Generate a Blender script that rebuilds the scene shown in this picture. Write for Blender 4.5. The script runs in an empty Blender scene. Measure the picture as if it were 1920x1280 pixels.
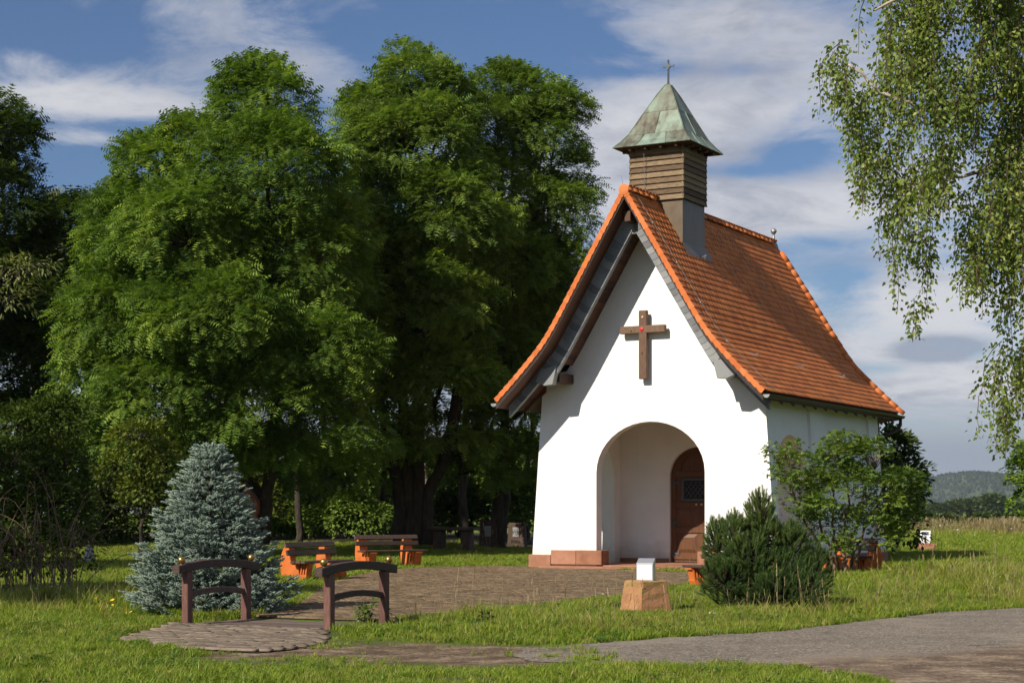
import bpy, bmesh, math, random
import numpy as np
from mathutils import Vector, Matrix, Euler

R = math.radians
rng = np.random.default_rng(7)
random.seed(7)
SC = bpy.context.scene
COL = SC.collection

# ------------------------------------------------------------------ camera
F, HY, CZ = 3337.0, 961.0, 1.35          # focal length and horizon in pixels of the 1920 wide photograph
cam_d = bpy.data.cameras.new('camera')
cam = bpy.data.objects.new('camera', cam_d)
COL.objects.link(cam)
cam.location = (0, 0, CZ)
cam.rotation_euler = (R(90), 0, 0)
cam_d.sensor_width = 36
cam_d.lens = 36 * F / 1920
cam_d.shift_y = (HY - 640) / 1920
cam_d.clip_start = 0.5
cam_d.clip_end = 40000
SC.camera = cam

# ------------------------------------------------------------------ sun and sky
SUN_EL, SUN_AZ = 36.5, 222.5
sd = bpy.data.lights.new('sun', 'SUN')
sd.energy = 5.0
sd.angle = R(0.55)
sd.color = (1.0, 0.915, 0.77)
sun = bpy.data.objects.new('sun', sd)
COL.objects.link(sun)
sun.location = (-30, -30, 40)
to_sun = Vector((math.sin(R(SUN_AZ)) * math.cos(R(SUN_EL)), math.cos(R(SUN_AZ)) * math.cos(R(SUN_EL)), math.sin(R(SUN_EL))))
sun.rotation_euler = to_sun.to_track_quat('Z', 'Y').to_euler()

w = bpy.data.worlds.new('World')
SC.world = w
w.use_nodes = True
wn, wl = w.node_tree.nodes, w.node_tree.links
wn.clear()


def wnode(t, **kw):
    n = wn.new(t)
    for k, v in kw.items():
        if k[0] == 'i' and k[1:].isdigit():
            n.inputs[int(k[1:])].default_value = v
        else:
            setattr(n, k, v)
    return n


def wmath(op, a, b=None, c=None, clamp=False):
    n = wnode('ShaderNodeMath', operation=op, use_clamp=clamp)
    for i, x in enumerate((a, b, c)):
        if x is None:
            continue
        if isinstance(x, (int, float)):
            n.inputs[i].default_value = x
        else:
            wl.new(x, n.inputs[i])
    return n.outputs[0]


sky = wnode('ShaderNodeTexSky', sky_type='NISHITA', sun_disc=False, sun_elevation=R(SUN_EL), sun_rotation=R(SUN_AZ),
            altitude=200, air_density=1.1, dust_density=0.6, ozone_density=2.5)
tc = wnode('ShaderNodeTexCoord')
sep = wnode('ShaderNodeSeparateXYZ')
wl.new(tc.outputs['Generated'], sep.inputs[0])
zc = wmath('ADD', wmath('MAXIMUM', sep.outputs[2], 0.0), 0.30)
cp = wnode('ShaderNodeCombineXYZ')
wl.new(wmath('DIVIDE', sep.outputs[0], zc), cp.inputs[0])
wl.new(wmath('DIVIDE', sep.outputs[1], zc), cp.inputs[1])


def cloud_noise(scale, detail, rough, off, stretch=(1, 1, 1), dist=0.0):
    m = wnode('ShaderNodeMapping')
    m.inputs['Location'].default_value = off
    m.inputs['Scale'].default_value = stretch
    wl.new(cp.outputs[0], m.inputs[0])
    n = wnode('ShaderNodeTexNoise')
    n.inputs['Scale'].default_value = scale
    n.inputs['Detail'].default_value = detail
    n.inputs['Roughness'].default_value = rough
    n.inputs['Distortion'].default_value = dist
    wl.new(m.outputs[0], n.inputs['Vector'])
    return n.outputs[0]


def sky_blob(px, py, rx, ry, amt):
    """a bank of cloud (or a gap) standing in one direction of the sky"""
    d = Vector(((px - 960) / F, 1.0, (HY - py) / F)).normalized()
    s = wnode('ShaderNodeVectorMath', operation='SUBTRACT')
    wl.new(tc.outputs['Generated'], s.inputs[0])
    s.inputs[1].default_value = d
    m = wnode('ShaderNodeVectorMath', operation='MULTIPLY')
    wl.new(s.outputs[0], m.inputs[0])
    m.inputs[1].default_value = (F / rx, 1.0, F / ry)
    l = wnode('ShaderNodeVectorMath', operation='DOT_PRODUCT')
    wl.new(m.outputs[0], l.inputs[0])
    wl.new(m.outputs[0], l.inputs[1])
    return wmath('MULTIPLY', wmath('EXPONENT', wmath('MULTIPLY', l.outputs['Value'], -1.0)), amt)


n1 = cloud_noise(2.4, 9, 0.60, (3.1, 1.7, 0.4), (1.0, 1.15, 1), 0.3)
n2 = cloud_noise(8.5, 10, 0.66, (7.3, 2.2, 1.1), (1.0, 1.15, 1), 0.6)
n3 = cloud_noise(2.6, 8, 0.60, (1.9, 8.4, 0.7), (1.0, 1.3, 1), 0.3)
dens = wmath('ADD', wmath('MULTIPLY', n1, 0.52), wmath('MULTIPLY', n2, 0.48))
BLOBS = [
    (150, 190, 160, 30, 0.20), (300, 200, 90, 22, 0.09), (170, 262, 80, 14, 0.14), (40, 110, 60, 20, 0.08),
    (430, 40, 200, 55, 0.10), (570, 110, 110, 50, 0.08), (100, 400, 300, 110, -0.26), (760, 60, 260, 90, -0.12), (60, 20, 240, 60, -0.16), (420, 300, 300, 80, -0.18), (250, 90, 140, 35, -0.10), (900, 110, 160, 90, -0.10),
    (1330, 50, 240, 70, 0.12), (1110, 80, 120, 60, -0.12), (1500, 120, 120, 60, 0.10), (1250, 135, 220, 14, -0.12),
    (1330, 225, 280, 65, 0.22), (1480, 290, 60, 22, -0.20), (1180, 330, 160, 80, 0.16), (1480, 380, 200, 50, 0.22),
    (1380, 320, 90, 14, -0.12), (1575, 560, 70, 70, -0.16), (1540, 455, 110, 14, -0.10), (1430, 415, 40, 18, 0.14),
    (1740, 560, 170, 50, 0.20), (1640, 640, 90, 30, 0.10), (1800, 720, 220, 40, 0.22), (1660, 690, 80, 14, -0.10), (1560, 700, 70, 30, -0.08),
]
acc = dens
for b in BLOBS:
    acc = wmath('ADD', acc, sky_blob(*b))
mr = wnode('ShaderNodeMapRange', interpolation_type='SMOOTHSTEP')
wl.new(acc, mr.inputs[0])
mr.inputs[1].default_value = 0.40
mr.inputs[2].default_value = 0.66
# towards the horizon the layer closes into an even grey-blue
hz = wnode('ShaderNodeMapRange', interpolation_type='SMOOTHSTEP')
wl.new(sep.outputs[2], hz.inputs[0])
hz.inputs[1].default_value = 0.075
hz.inputs[2].default_value = 0.030
mask = wmath('MAXIMUM', mr.outputs[0], wmath('MULTIPLY', hz.outputs[0], 0.85))
shade = wnode('ShaderNodeMapRange', interpolation_type='SMOOTHSTEP')
wl.new(wmath('ADD', wmath('ADD', wmath('MULTIPLY', n3, 0.6), wmath('MULTIPLY', n2, 0.4)), sky_blob(1755, 655, 75, 22, 0.55)), shade.inputs[0])
shade.inputs[1].default_value = 0.44
shade.inputs[2].default_value = 0.66
greyness = wmath('MAXIMUM', wmath('MULTIPLY', shade.outputs[0], 0.85), wmath('MULTIPLY', hz.outputs[0], 1.0))
cc = wnode('ShaderNodeMix', data_type='RGBA')
cc.inputs['A'].default_value = (4.45, 4.45, 4.65, 1)
cc.inputs['B'].default_value = (1.95, 2.15, 2.72, 1)
wl.new(greyness, cc.inputs['Factor'])
hsv = wnode('ShaderNodeHueSaturation')
hsv.inputs['Saturation'].default_value = 1.0
hsv.inputs['Value'].default_value = 0.44
wl.new(sky.outputs[0], hsv.inputs['Color'])
mixc = wnode('ShaderNodeMix', data_type='RGBA')
wl.new(wmath('MULTIPLY', mask, 0.92), mixc.inputs['Factor'])
tintn = wnode('ShaderNodeMix', data_type='RGBA', blend_type='MULTIPLY')
tintn.inputs['Factor'].default_value = 1.0
wl.new(hsv.outputs[0], tintn.inputs['A'])
tintn.inputs['B'].default_value = (0.76, 0.88, 1.12, 1)
wl.new(tintn.outputs['Result'], mixc.inputs['A'])
wl.new(cc.outputs['Result'], mixc.inputs['B'])
bg = wnode('ShaderNodeBackground')
bg.inputs['Strength'].default_value = 0.12
wl.new(mixc.outputs['Result'], bg.inputs[0])
wo = wnode('ShaderNodeOutputWorld')
wl.new(bg.outputs[0], wo.inputs[0])

SC.view_settings.view_transform = 'Standard'
SC.view_settings.look = 'None'
SC.view_settings.exposure = 0.38
SC.view_settings.gamma = 1.0
SC.view_settings.use_curve_mapping = False
SC.cycles.use_denoising = True
SC.cycles.max_bounces = 6
SC.cycles.transparent_max_bounces = 8
SC.cycles.volume_bounces = 0
SC.cycles.use_adaptive_sampling = True
SC.cycles.adaptive_threshold = 0.02


# ------------------------------------------------------------------ helpers: places
def G(px, py, z=0.0):
    """the point of the plane z that the photograph shows at this pixel"""
    Y = (CZ - z) * F / (py - HY)
    return Vector(((px - 960) * Y / F, Y, z))


def at(px, py, Y):
    return Vector(((px - 960) * Y / F, Y, CZ + (HY - py) * Y / F))


TH = 0.507
FRAME = (2.562, 40.686)           # chapel front, middle
CT, ST = math.cos(TH), math.sin(TH)


def loc(u, v, z=0.0):
    """chapel coordinates (u to its right, v into depth) to world"""
    return Vector((FRAME[0] + CT * u + ST * v, FRAME[1] - ST * u + CT * v, z))


# ------------------------------------------------------------------ helpers: objects
def link(o, parent=None):
    COL.objects.link(o)
    if parent is not None:
        o.parent = parent
    return o


def tag(o, label=None, cat=None, group=None, kind=None):
    for k, v in (('label', label), ('category', cat), ('group', group), ('kind', kind)):
        if v:
            o[k] = v
    return o


def empty(name, p, rz=0.0, label=None, cat=None, group=None):
    o = bpy.data.objects.new(name, None)
    o.empty_display_size = 0.2
    link(o)
    o.location = p
    o.rotation_euler = (0, 0, rz)
    return tag(o, label, cat, group)


class MB:
    def __init__(self):
        self.v, self.f = [], []

    def add(self, vs, fs):
        n = len(self.v)
        self.v += [tuple(x) for x in vs]
        self.f += [tuple(i + n for i in q) for q in fs]
        return self

    def box(self, c, s, rot=None):
        hx, hy, hz = s[0] / 2, s[1] / 2, s[2] / 2
        vs = [Vector((x, y, z)) for z in (-hz, hz) for y in (-hy, hy) for x in (-hx, hx)]
        if rot is not None:
            m = rot if isinstance(rot, Matrix) else Euler(rot).to_matrix()
            vs = [m @ q for q in vs]
        c = Vector(c)
        return self.add([q + c for q in vs], [(0, 2, 3, 1), (4, 5, 7, 6), (0, 1, 5, 4), (2, 6, 7, 3), (0, 4, 6, 2), (1, 3, 7, 5)])

    def hexa(self, bottom, top):
        """a block from four bottom corners and four top corners, both counter-clockwise"""
        return self.add(list(bottom) + list(top), [(3, 2, 1, 0), (4, 5, 6, 7), (0, 1, 5, 4), (1, 2, 6, 5), (2, 3, 7, 6), (3, 0, 4, 7)])

    def prism(self, poly, fn0, fn1):
        """polygon (list of 2-D points) between two maps into 3-D"""
        n = len(poly)
        vs = [fn0(*p) for p in poly] + [fn1(*p) for p in poly]
        fs = [tuple(range(n - 1, -1, -1)), tuple(range(n, 2 * n))]
        fs += [(i, (i + 1) % n, n + (i + 1) % n, n + i) for i in range(n)]
        return self.add(vs, fs)

    def tube(self, pts, rad, n=6, cap=True):
        pts = [Vector(p) for p in pts]
        k = len(pts)
        if isinstance(rad, (int, float)):
            rad = [rad] * k
        vs, prev = [], None
        for i, p in enumerate(pts):
            t = (pts[min(i + 1, k - 1)] - pts[max(i - 1, 0)])
            if t.length < 1e-9:
                t = Vector((0, 0, 1))
            t.normalize()
            if prev is None:
                a = Vector((1, 0, 0)) if abs(t.x) < 0.8 else Vector((0, 1, 0))
            else:
                a = prev
            b = t.cross(a)
            b.normalize()
            a = b.cross(t)
            a.normalize()
            prev = a
            for j in range(n):
                q = 2 * math.pi * j / n
                vs.append(p + (a * math.cos(q) + b * math.sin(q)) * rad[i])
        fs = [(i * n + j, i * n + (j + 1) % n, (i + 1) * n + (j + 1) % n, (i + 1) * n + j) for i in range(k - 1) for j in range(n)]
        if cap:
            fs += [tuple(range(n - 1, -1, -1)), tuple(range((k - 1) * n, k * n))]
        return self.add(vs, fs)

    def lathe(self, prof, n=16, c=(0, 0, 0)):
        vs = [(c[0] + r * math.cos(2 * math.pi * j / n), c[1] + r * math.sin(2 * math.pi * j / n), c[2] + z) for r, z in prof for j in range(n)]
        k = len(prof)
        fs = [(i * n + j, i * n + (j + 1) % n, (i + 1) * n + (j + 1) % n, (i + 1) * n + j) for i in range(k - 1) for j in range(n)]
        fs += [tuple(range(n - 1, -1, -1)), tuple(range((k - 1) * n, k * n))]
        return self.add(vs, fs)

    def mesh(self, name, mat, smooth=False):
        me = bpy.data.meshes.new(name)
        me.from_pydata([tuple(x) for x in self.v], [], self.f)
        bm = bmesh.new()
        bm.from_mesh(me)
        bmesh.ops.recalc_face_normals(bm, faces=bm.faces)
        ng = [f for f in bm.faces if len(f.verts) > 4]
        if ng:
            bmesh.ops.triangulate(bm, faces=ng)
        bm.to_mesh(me)
        bm.free()
        if mat is not None:
            me.materials.append(mat)
        if smooth:
            me.polygons.foreach_set('use_smooth', [True] * len(me.polygons))
        me.update()
        return me

    def build(self, name, mat, parent=None, smooth=False, bevel=0.0):
        o = link(bpy.data.objects.new(name, self.mesh(name, mat, smooth)), parent)
        if bevel:
            m = o.modifiers.new('bevel', 'BEVEL')
            m.width = bevel
            m.segments = 1
            m.limit_method = 'ANGLE'
        return o


def np_mesh(name, V, T, mat, tint=None, smooth=False):
    V = np.asarray(V, np.float32)
    T = np.asarray(T, np.int32)
    me = bpy.data.meshes.new(name)
    me.vertices.add(len(V))
    me.vertices.foreach_set('co', V.ravel())
    me.loops.add(T.size)
    me.loops.foreach_set('vertex_index', T.ravel())
    me.polygons.add(len(T))
    me.polygons.foreach_set('loop_start', np.arange(0, T.size, 3, dtype=np.int32))
    if smooth:
        me.polygons.foreach_set('use_smooth', np.ones(len(T), bool))
    if tint is not None:
        a = me.attributes.new('tint', 'FLOAT', 'POINT')
        a.data.foreach_set('value', np.asarray(tint, np.float32))
    me.update(calc_edges=True)
    if mat is not None:
        me.materials.append(mat)
    return me


def unit(a):
    return a / np.maximum(np.linalg.norm(a, axis=-1, keepdims=True), 1e-9)


def scatter(tv, tf, P, A, N, S, tint, X=None):
    """copies of a template: its y axis along A, its z axis near N, scaled by S; returns verts, tris, tint"""
    A = unit(A)
    B = unit(np.cross(A, N))
    N = np.cross(B, A)
    Mx = np.stack([B, A, N], axis=-1)                      # (n,3,3)
    S = np.asarray(S)
    L = tv[None] * (S[:, None, None] if S.ndim == 1 else S[:, None, :])
    V = np.einsum('nij,nkj->nki', Mx, L) + P[:, None]
    k = len(tv)
    T = tf[None] + (np.arange(len(P)) * k)[:, None, None]
    return V.reshape(-1, 3), T.reshape(-1, 3), np.repeat(tint, k)


def join(parts):
    Vs, Ts, ts, n = [], [], [], 0
    for V, T, t in parts:
        Vs.append(V)
        Ts.append(T + n)
        ts.append(t)
        n += len(V)
    return np.concatenate(Vs), np.concatenate(Ts), np.concatenate(ts)


def inside(P, poly):
    x, y = P[:, 0], P[:, 1]
    r = np.zeros(len(P), bool)
    n = len(poly)
    for i in range(n):
        x0, y0 = poly[i][0], poly[i][1]
        x1, y1 = poly[(i + 1) % n][0], poly[(i + 1) % n][1]
        c = ((y0 > y) != (y1 > y)) & (x < (x1 - x0) * (y - y0) / (y1 - y0 + 1e-12) + x0)
        r ^= c
    return r


def poly_dist(P, poly):
    d = np.full(len(P), 1e9)
    n = len(poly)
    for i in range(n):
        a = np.array(poly[i][:2], float)
        b = np.array(poly[(i + 1) % n][:2], float)
        ab = b - a
        t = np.clip(((P[:, :2] - a) @ ab) / max(ab @ ab, 1e-9), 0, 1)
        d = np.minimum(d, np.linalg.norm(P[:, :2] - a - t[:, None] * ab, axis=1))
    return np.where(inside(P, poly), -d, d)


def vnoise(x, y, s, seed=0):
    """cheap smooth value noise on numpy arrays"""
    x, y = np.asarray(x) * s, np.asarray(y) * s
    xi, yi = np.floor(x).astype(np.int64), np.floor(y).astype(np.int64)
    fx, fy = x - xi, y - yi
    fx, fy = fx * fx * (3 - 2 * fx), fy * fy * (3 - 2 * fy)

    def h(a, b):
        q = np.sin(a * 127.1 + b * 311.7 + seed * 74.7) * 43758.5453
        return q - np.floor(q)
    return (h(xi, yi) * (1 - fx) + h(xi + 1, yi) * fx) * (1 - fy) + (h(xi, yi + 1) * (1 - fx) + h(xi + 1, yi + 1) * fx) * fy


# ------------------------------------------------------------------ helpers: materials
class NT:
    def __init__(self, name):
        self.m = bpy.data.materials.new(name)
        self.m.use_nodes = True
        self.n, self.l = self.m.node_tree.nodes, self.m.node_tree.links
        self.n.clear()
        self.out = self.n.new('ShaderNodeOutputMaterial')
        self.pos = self.n.new('ShaderNodeNewGeometry').outputs['Position']

    def node(self, t, **kw):
        n = self.n.new(t)
        for k, v in kw.items():
            setattr(n, k, v)
        return n

    def put(self, sock, x):
        if hasattr(x, 'is_output') or isinstance(x, bpy.types.NodeSocket):
            self.l.new(x, sock)
        else:
            sock.default_value = x

    def math(self, op, a, b=0.0, clamp=False):
        n = self.node('ShaderNodeMath', operation=op, use_clamp=clamp)
        self.put(n.inputs[0], a)
        self.put(n.inputs[1], b)
        return n.outputs[0]

    def noise(self, scale, detail=4, rough=0.55, stretch=None, vec=None, off=None, dist=0.0):
        v = vec if vec is not None else self.pos
        if stretch is not None or off is not None:
            mp = self.node('ShaderNodeMapping')
            self.l.new(v, mp.inputs[0])
            if stretch is not None:
                mp.inputs['Scale'].default_value = stretch
            if off is not None:
                mp.inputs['Location'].default_value = off
            v = mp.outputs[0]
        n = self.node('ShaderNodeTexNoise')
        self.l.new(v, n.inputs['Vector'])
        n.inputs['Scale'].default_value = scale
        n.inputs['Detail'].default_value = detail
        n.inputs['Roughness'].default_value = rough
        n.inputs['Distortion'].default_value = dist
        return n.outputs[0]

    def ramp(self, fac, stops):
        n = self.node('ShaderNodeValToRGB')
        e = n.color_ramp.elements
        while len(e) < len(stops):
            e.new(0.5)
        for q, (p, c) in zip(e, stops):
            q.position = p
            q.color = (*c, 1) if len(c) == 3 else c
        self.put(n.inputs[0], fac)
        return n.outputs[0]

    def range(self, x, a, b, c=0.0, d=1.0):
        n = self.node('ShaderNodeMapRange', interpolation_type='SMOOTHSTEP')
        self.put(n.inputs[0], x)
        for i, q in enumerate((a, b, c, d)):
            self.put(n.inputs[i + 1], q)
        return n.outputs[0]

    def mix(self, f, a, b):
        n = self.node('ShaderNodeMix', data_type='RGBA')
        self.put(n.inputs['Factor'], f)
        self.put(n.inputs['A'], a if not isinstance(a, tuple) or len(a) == 4 else (*a, 1))
        self.put(n.inputs['B'], b if not isinstance(b, tuple) or len(b) == 4 else (*b, 1))
        return n.outputs['Result']

    def mul(self, a, b):
        n = self.node('ShaderNodeMix', data_type='RGBA', blend_type='MULTIPLY')
        n.inputs['Factor'].default_value = 1.0
        self.put(n.inputs['A'], a)
        self.put(n.inputs['B'], b)
        return n.outputs['Result']

    def attr(self, name='tint'):
        return self.node('ShaderNodeAttribute', attribute_name=name).outputs['Fac']

    def rnd(self):
        return self.node('ShaderNodeObjectInfo').outputs['Random']

    def bump(self, h, strength=0.3, dist=0.02):
        n = self.node('ShaderNodeBump')
        n.inputs['Strength'].default_value = strength
        n.inputs['Distance'].default_value = dist
        self.l.new(h, n.inputs['Height'])
        return n.outputs[0]

    def pbr(self, color, rough=0.8, normal=None, metal=0.0, spec=0.4):
        p = self.node('ShaderNodeBsdfPrincipled')
        self.put(p.inputs['Base Color'], color if not isinstance(color, tuple) or len(color) == 4 else (*color, 1))
        self.put(p.inputs['Roughness'], rough)
        p.inputs['Metallic'].default_value = metal
        p.inputs['Specular IOR Level'].default_value = spec
        if normal is not None:
            self.l.new(normal, p.inputs['Normal'])
        return p.outputs[0]

    def done(self, shader):
        self.l.new(shader, self.out.inputs[0])
        return self.m


def simple(name, stops, scale=8, rough=0.8, bump=0.3, bdist=0.01, stretch=None, detail=5, metal=0.0, spec=0.4, objvar=0.0):
    t = NT(name)
    n = t.noise(scale, detail, 0.6, stretch)
    f = n
    if objvar:
        f = t.math('ADD', n, t.math('MULTIPLY', t.math('SUBTRACT', t.rnd(), 0.5), objvar))
    c = t.ramp(f, stops)
    nb = t.noise(scale * 6, 3, 0.6, stretch)
    return t.done(t.pbr(c, rough, t.bump(nb, bump, bdist), metal, spec))


def leaf_mat(name, dark, mid, light, trans=0.35, rough=0.5, spec=0.3, patch=0.12, extra=None, gain=1.5):
    dark, mid, light = (tuple(q * gain for q in c) for c in (dark, mid, light))
    extra = tuple(q * gain for q in extra) if extra else None
    t = NT(name)
    big = t.noise(0.7, 3, 0.5)
    f = t.math('ADD', t.attr(), t.math('MULTIPLY', t.math('SUBTRACT', big, 0.5), patch * 4))
    stops = [(0.0, dark), (0.5, mid), (0.88, light)]
    if extra:
        stops.append((1.0, extra))
    c = t.ramp(f, stops)
    p = t.pbr(c, rough, None, 0, spec)
    tr = t.node('ShaderNodeBsdfTranslucent')
    t.l.new(t.mul(c, (1.15, 1.25, 0.55, 1)), tr.inputs[0])
    mx = t.node('ShaderNodeMixShader')
    mx.inputs[0].default_value = trans
    t.l.new(p, mx.inputs[1])
    t.l.new(tr.outputs[0], mx.inputs[2])
    return t.done(mx.outputs[0])


M = {}
# white lime plaster, softly uneven, a little grey low down and under the eaves where rain and splash mark it
t = NT('lime_plaster')
c = t.ramp(t.noise(1.3, 6, 0.6), [(0.25, (0.74, 0.73, 0.71)), (0.55, (0.80, 0.795, 0.785)), (0.8, (0.83, 0.825, 0.815))])
zz = t.node('ShaderNodeSeparateXYZ')
t.l.new(t.pos, zz.inputs[0])
low = t.math('MULTIPLY', t.range(t.math('ADD', zz.outputs[2], t.math('MULTIPLY', t.noise(3.5, 5, 0.7), 0.7)), 1.15, 0.45), 0.6)
c = t.mix(low, c, (0.42, 0.36, 0.29))
strk = t.math('MULTIPLY', t.range(t.noise(3.0, 5, 0.6, (2.2, 2.2, 0.10)), 0.56, 0.72), 0.16)
c = t.mix(strk, c, (0.52, 0.50, 0.46))
M['plaster'] = t.done(t.pbr(c, 0.9, t.bump(t.math('ADD', t.noise(5, 6, 0.65), t.math('MULTIPLY', t.noise(60, 3), 0.25)), 0.35, 0.02), 0, 0.2))

t = NT('clay_tile')
f = t.math('FRACT', t.math('ADD', t.attr(), t.rnd()))
c = t.ramp(f, [(0.0, (0.42, 0.115, 0.032)), (0.35, (0.58, 0.170, 0.044)), (0.7, (0.66, 0.215, 0.056)), (1.0, (0.48, 0.155, 0.055))])
wea = t.range(t.noise(1.1, 6, 0.65), 0.50, 0.80)
c = t.mix(t.math('MULTIPLY', wea, 0.42), c, (0.24, 0.10, 0.05))
zz = t.node('ShaderNodeSeparateXYZ')
t.l.new(t.pos, zz.inputs[0])
moss = t.math('MULTIPLY', t.range(t.noise(2.6, 6, 0.7), 0.50, 0.66), t.range(t.math('ADD', zz.outputs[2], t.math('MULTIPLY', t.noise(0.8, 3), 1.6)), 6.2, 4.9))
c = t.mix(t.math('MULTIPLY', moss, 0.6), c, (0.13, 0.125, 0.045))
c = t.mul(c, t.ramp(t.noise(40, 4), [(0.3, (0.78, 0.78, 0.78)), (0.7, (1.08, 1.08, 1.08))]))
M['tile'] = t.done(t.pbr(c, 0.75, t.bump(t.noise(70, 3), 0.3, 0.004), 0, 0.3))

t = NT('bright_clay')
c = t.ramp(t.math('ADD', t.math('MULTIPLY', t.rnd(), 0.6), t.math('MULTIPLY', t.noise(9, 4), 0.5)), [(0.1, (0.42, 0.105, 0.026)), (0.5, (0.53, 0.140, 0.032)), (0.95, (0.57, 0.185, 0.060))])
M['verge'] = t.done(t.pbr(c, 0.7, t.bump(t.noise(60, 3), 0.2, 0.004), 0, 0.3))

M['slate'] = simple('slate', [(0.2, (0.095, 0.100, 0.110)), (0.5, (0.145, 0.152, 0.162)), (0.8, (0.215, 0.222, 0.232))], 3.5, 0.55, 0.3, 0.006, None, 5, 0, 0.5, 0.7)
M['darkwood'] = simple('dark_stained_wood', [(0.25, (0.050, 0.022, 0.012)), (0.75, (0.115, 0.050, 0.026))], 5, 0.6, 0.3, 0.004, (1, 6, 6), 5, 0, 0.35, 0.5)
M['brownwood'] = simple('brown_painted_wood', [(0.2, (0.040, 0.024, 0.019)), (0.55, (0.075, 0.045, 0.036)), (0.85, (0.125, 0.085, 0.07))], 4, 0.6, 0.4, 0.004, (3, 3, 14), 6, 0, 0.35, 0.35)
M['redwood'] = simple('reddish_brown_wood', [(0.2, (0.075, 0.032, 0.025)), (0.55, (0.13, 0.060, 0.047)), (0.85, (0.19, 0.105, 0.085))], 4, 0.6, 0.4, 0.004, (14, 14, 2), 6, 0, 0.35, 0.3)
M['crosswood'] = simple('cross_wood', [(0.2, (0.085, 0.045, 0.028)), (0.5, (0.135, 0.078, 0.05)), (0.85, (0.20, 0.125, 0.085))], 6, 0.65, 0.4, 0.004, (6, 6, 1.2), 6, 0, 0.3, 0.2)
M['siding'] = simple('weathered_siding', [(0.15, (0.060, 0.036, 0.018)), (0.45, (0.115, 0.075, 0.042)), (0.8, (0.23, 0.165, 0.098))], 5, 0.75, 0.5, 0.005, (1.5, 1.5, 9), 6, 0, 0.3, 0.5)
M['deckwood'] = simple('deck_wood', [(0.2, (0.060, 0.040, 0.032)), (0.55, (0.115, 0.082, 0.068)), (0.85, (0.19, 0.15, 0.13))], 6, 0.75, 0.5, 0.004, (2, 9, 2), 6, 0, 0.3, 0.35)
M['orange'] = simple('orange_concrete', [(0.22, (0.26, 0.080, 0.025)), (0.38, (0.50, 0.125, 0.024)), (0.6, (0.58, 0.150, 0.030)), (0.85, (0.60, 0.20, 0.065))], 5, 0.75, 0.3, 0.004, None, 6, 0, 0.3, 0.1)
M['sandstone'] = simple('red_sandstone', [(0.2, (0.20, 0.092, 0.055)), (0.55, (0.31, 0.148, 0.092)), (0.85, (0.38, 0.20, 0.135))], 4, 0.85, 0.4, 0.008, None, 7, 0, 0.2, 0.3)
M['shadestone'] = simple('shade_dark_stone', [(0.2, (0.040, 0.026, 0.020)), (0.6, (0.085, 0.055, 0.042)), (0.85, (0.12, 0.085, 0.065))], 4, 0.9, 0.4, 0.01)  # stone darkened: the deep shade under the trees is in its colour
M['steel'] = simple('brushed_steel', [(0.3, (0.60, 0.60, 0.62)), (0.7, (0.72, 0.72, 0.73))], 30, 0.38, 0.05, 0.002, (1, 1, 30), 3, 0.75, 0.5)
M['whitemetal'] = simple('white_lacquer', [(0.3, (0.72, 0.72, 0.71)), (0.7, (0.80, 0.80, 0.79))], 10, 0.35, 0.05, 0.002)
M['darkglass'] = simple('dark_picture', [(0.3, (0.03, 0.035, 0.05)), (0.6, (0.16, 0.18, 0.22)), (0.8, (0.4, 0.42, 0.45))], 22, 0.2, 0.0)
M['brass'] = simple('aged_brass', [(0.3, (0.30, 0.185, 0.06)), (0.7, (0.50, 0.33, 0.12))], 30, 0.32, 0.1, 0.002, None, 4, 0.9)
M['iron'] = simple('blue_grey_iron', [(0.3, (0.055, 0.065, 0.08)), (0.7, (0.11, 0.125, 0.145))], 30, 0.5, 0.2, 0.002, None, 4, 0.5)
M['wire'] = simple('grey_wire', [(0.3, (0.20, 0.20, 0.20)), (0.7, (0.34, 0.33, 0.32))], 30, 0.5, 0.0, 0.002, None, 4, 0.4)
M['gutter'] = simple('dark_gutter', [(0.3, (0.035, 0.025, 0.022)), (0.7, (0.07, 0.052, 0.045))], 12, 0.45, 0.1, 0.002, None, 4, 0.5)
M['zinc'] = simple('dull_zinc', [(0.3, (0.20, 0.22, 0.22)), (0.7, (0.36, 0.39, 0.38))], 14, 0.45, 0.1, 0.002, None, 4, 0.6)
M['doorwood'] = simple('door_oak', [(0.2, (0.065, 0.024, 0.009)), (0.55, (0.115, 0.045, 0.016)), (0.85, (0.16, 0.068, 0.027))], 4, 0.5, 0.35, 0.003, (5, 5, 0.8), 6, 0, 0.4, 0.15)
M['red'] = simple('red_enamel', [(0.3, (0.45, 0.01, 0.015)), (0.7, (0.60, 0.02, 0.025))], 10, 0.4, 0.0)
M['tan'] = simple('tan_stud', [(0.3, (0.42, 0.30, 0.18)), (0.7, (0.55, 0.42, 0.28))], 10, 0.5, 0.0)
M['black'] = simple('dark_void', [(0.3, (0.012, 0.011, 0.010)), (0.7, (0.02, 0.018, 0.016))], 10, 0.9, 0.0)

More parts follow.
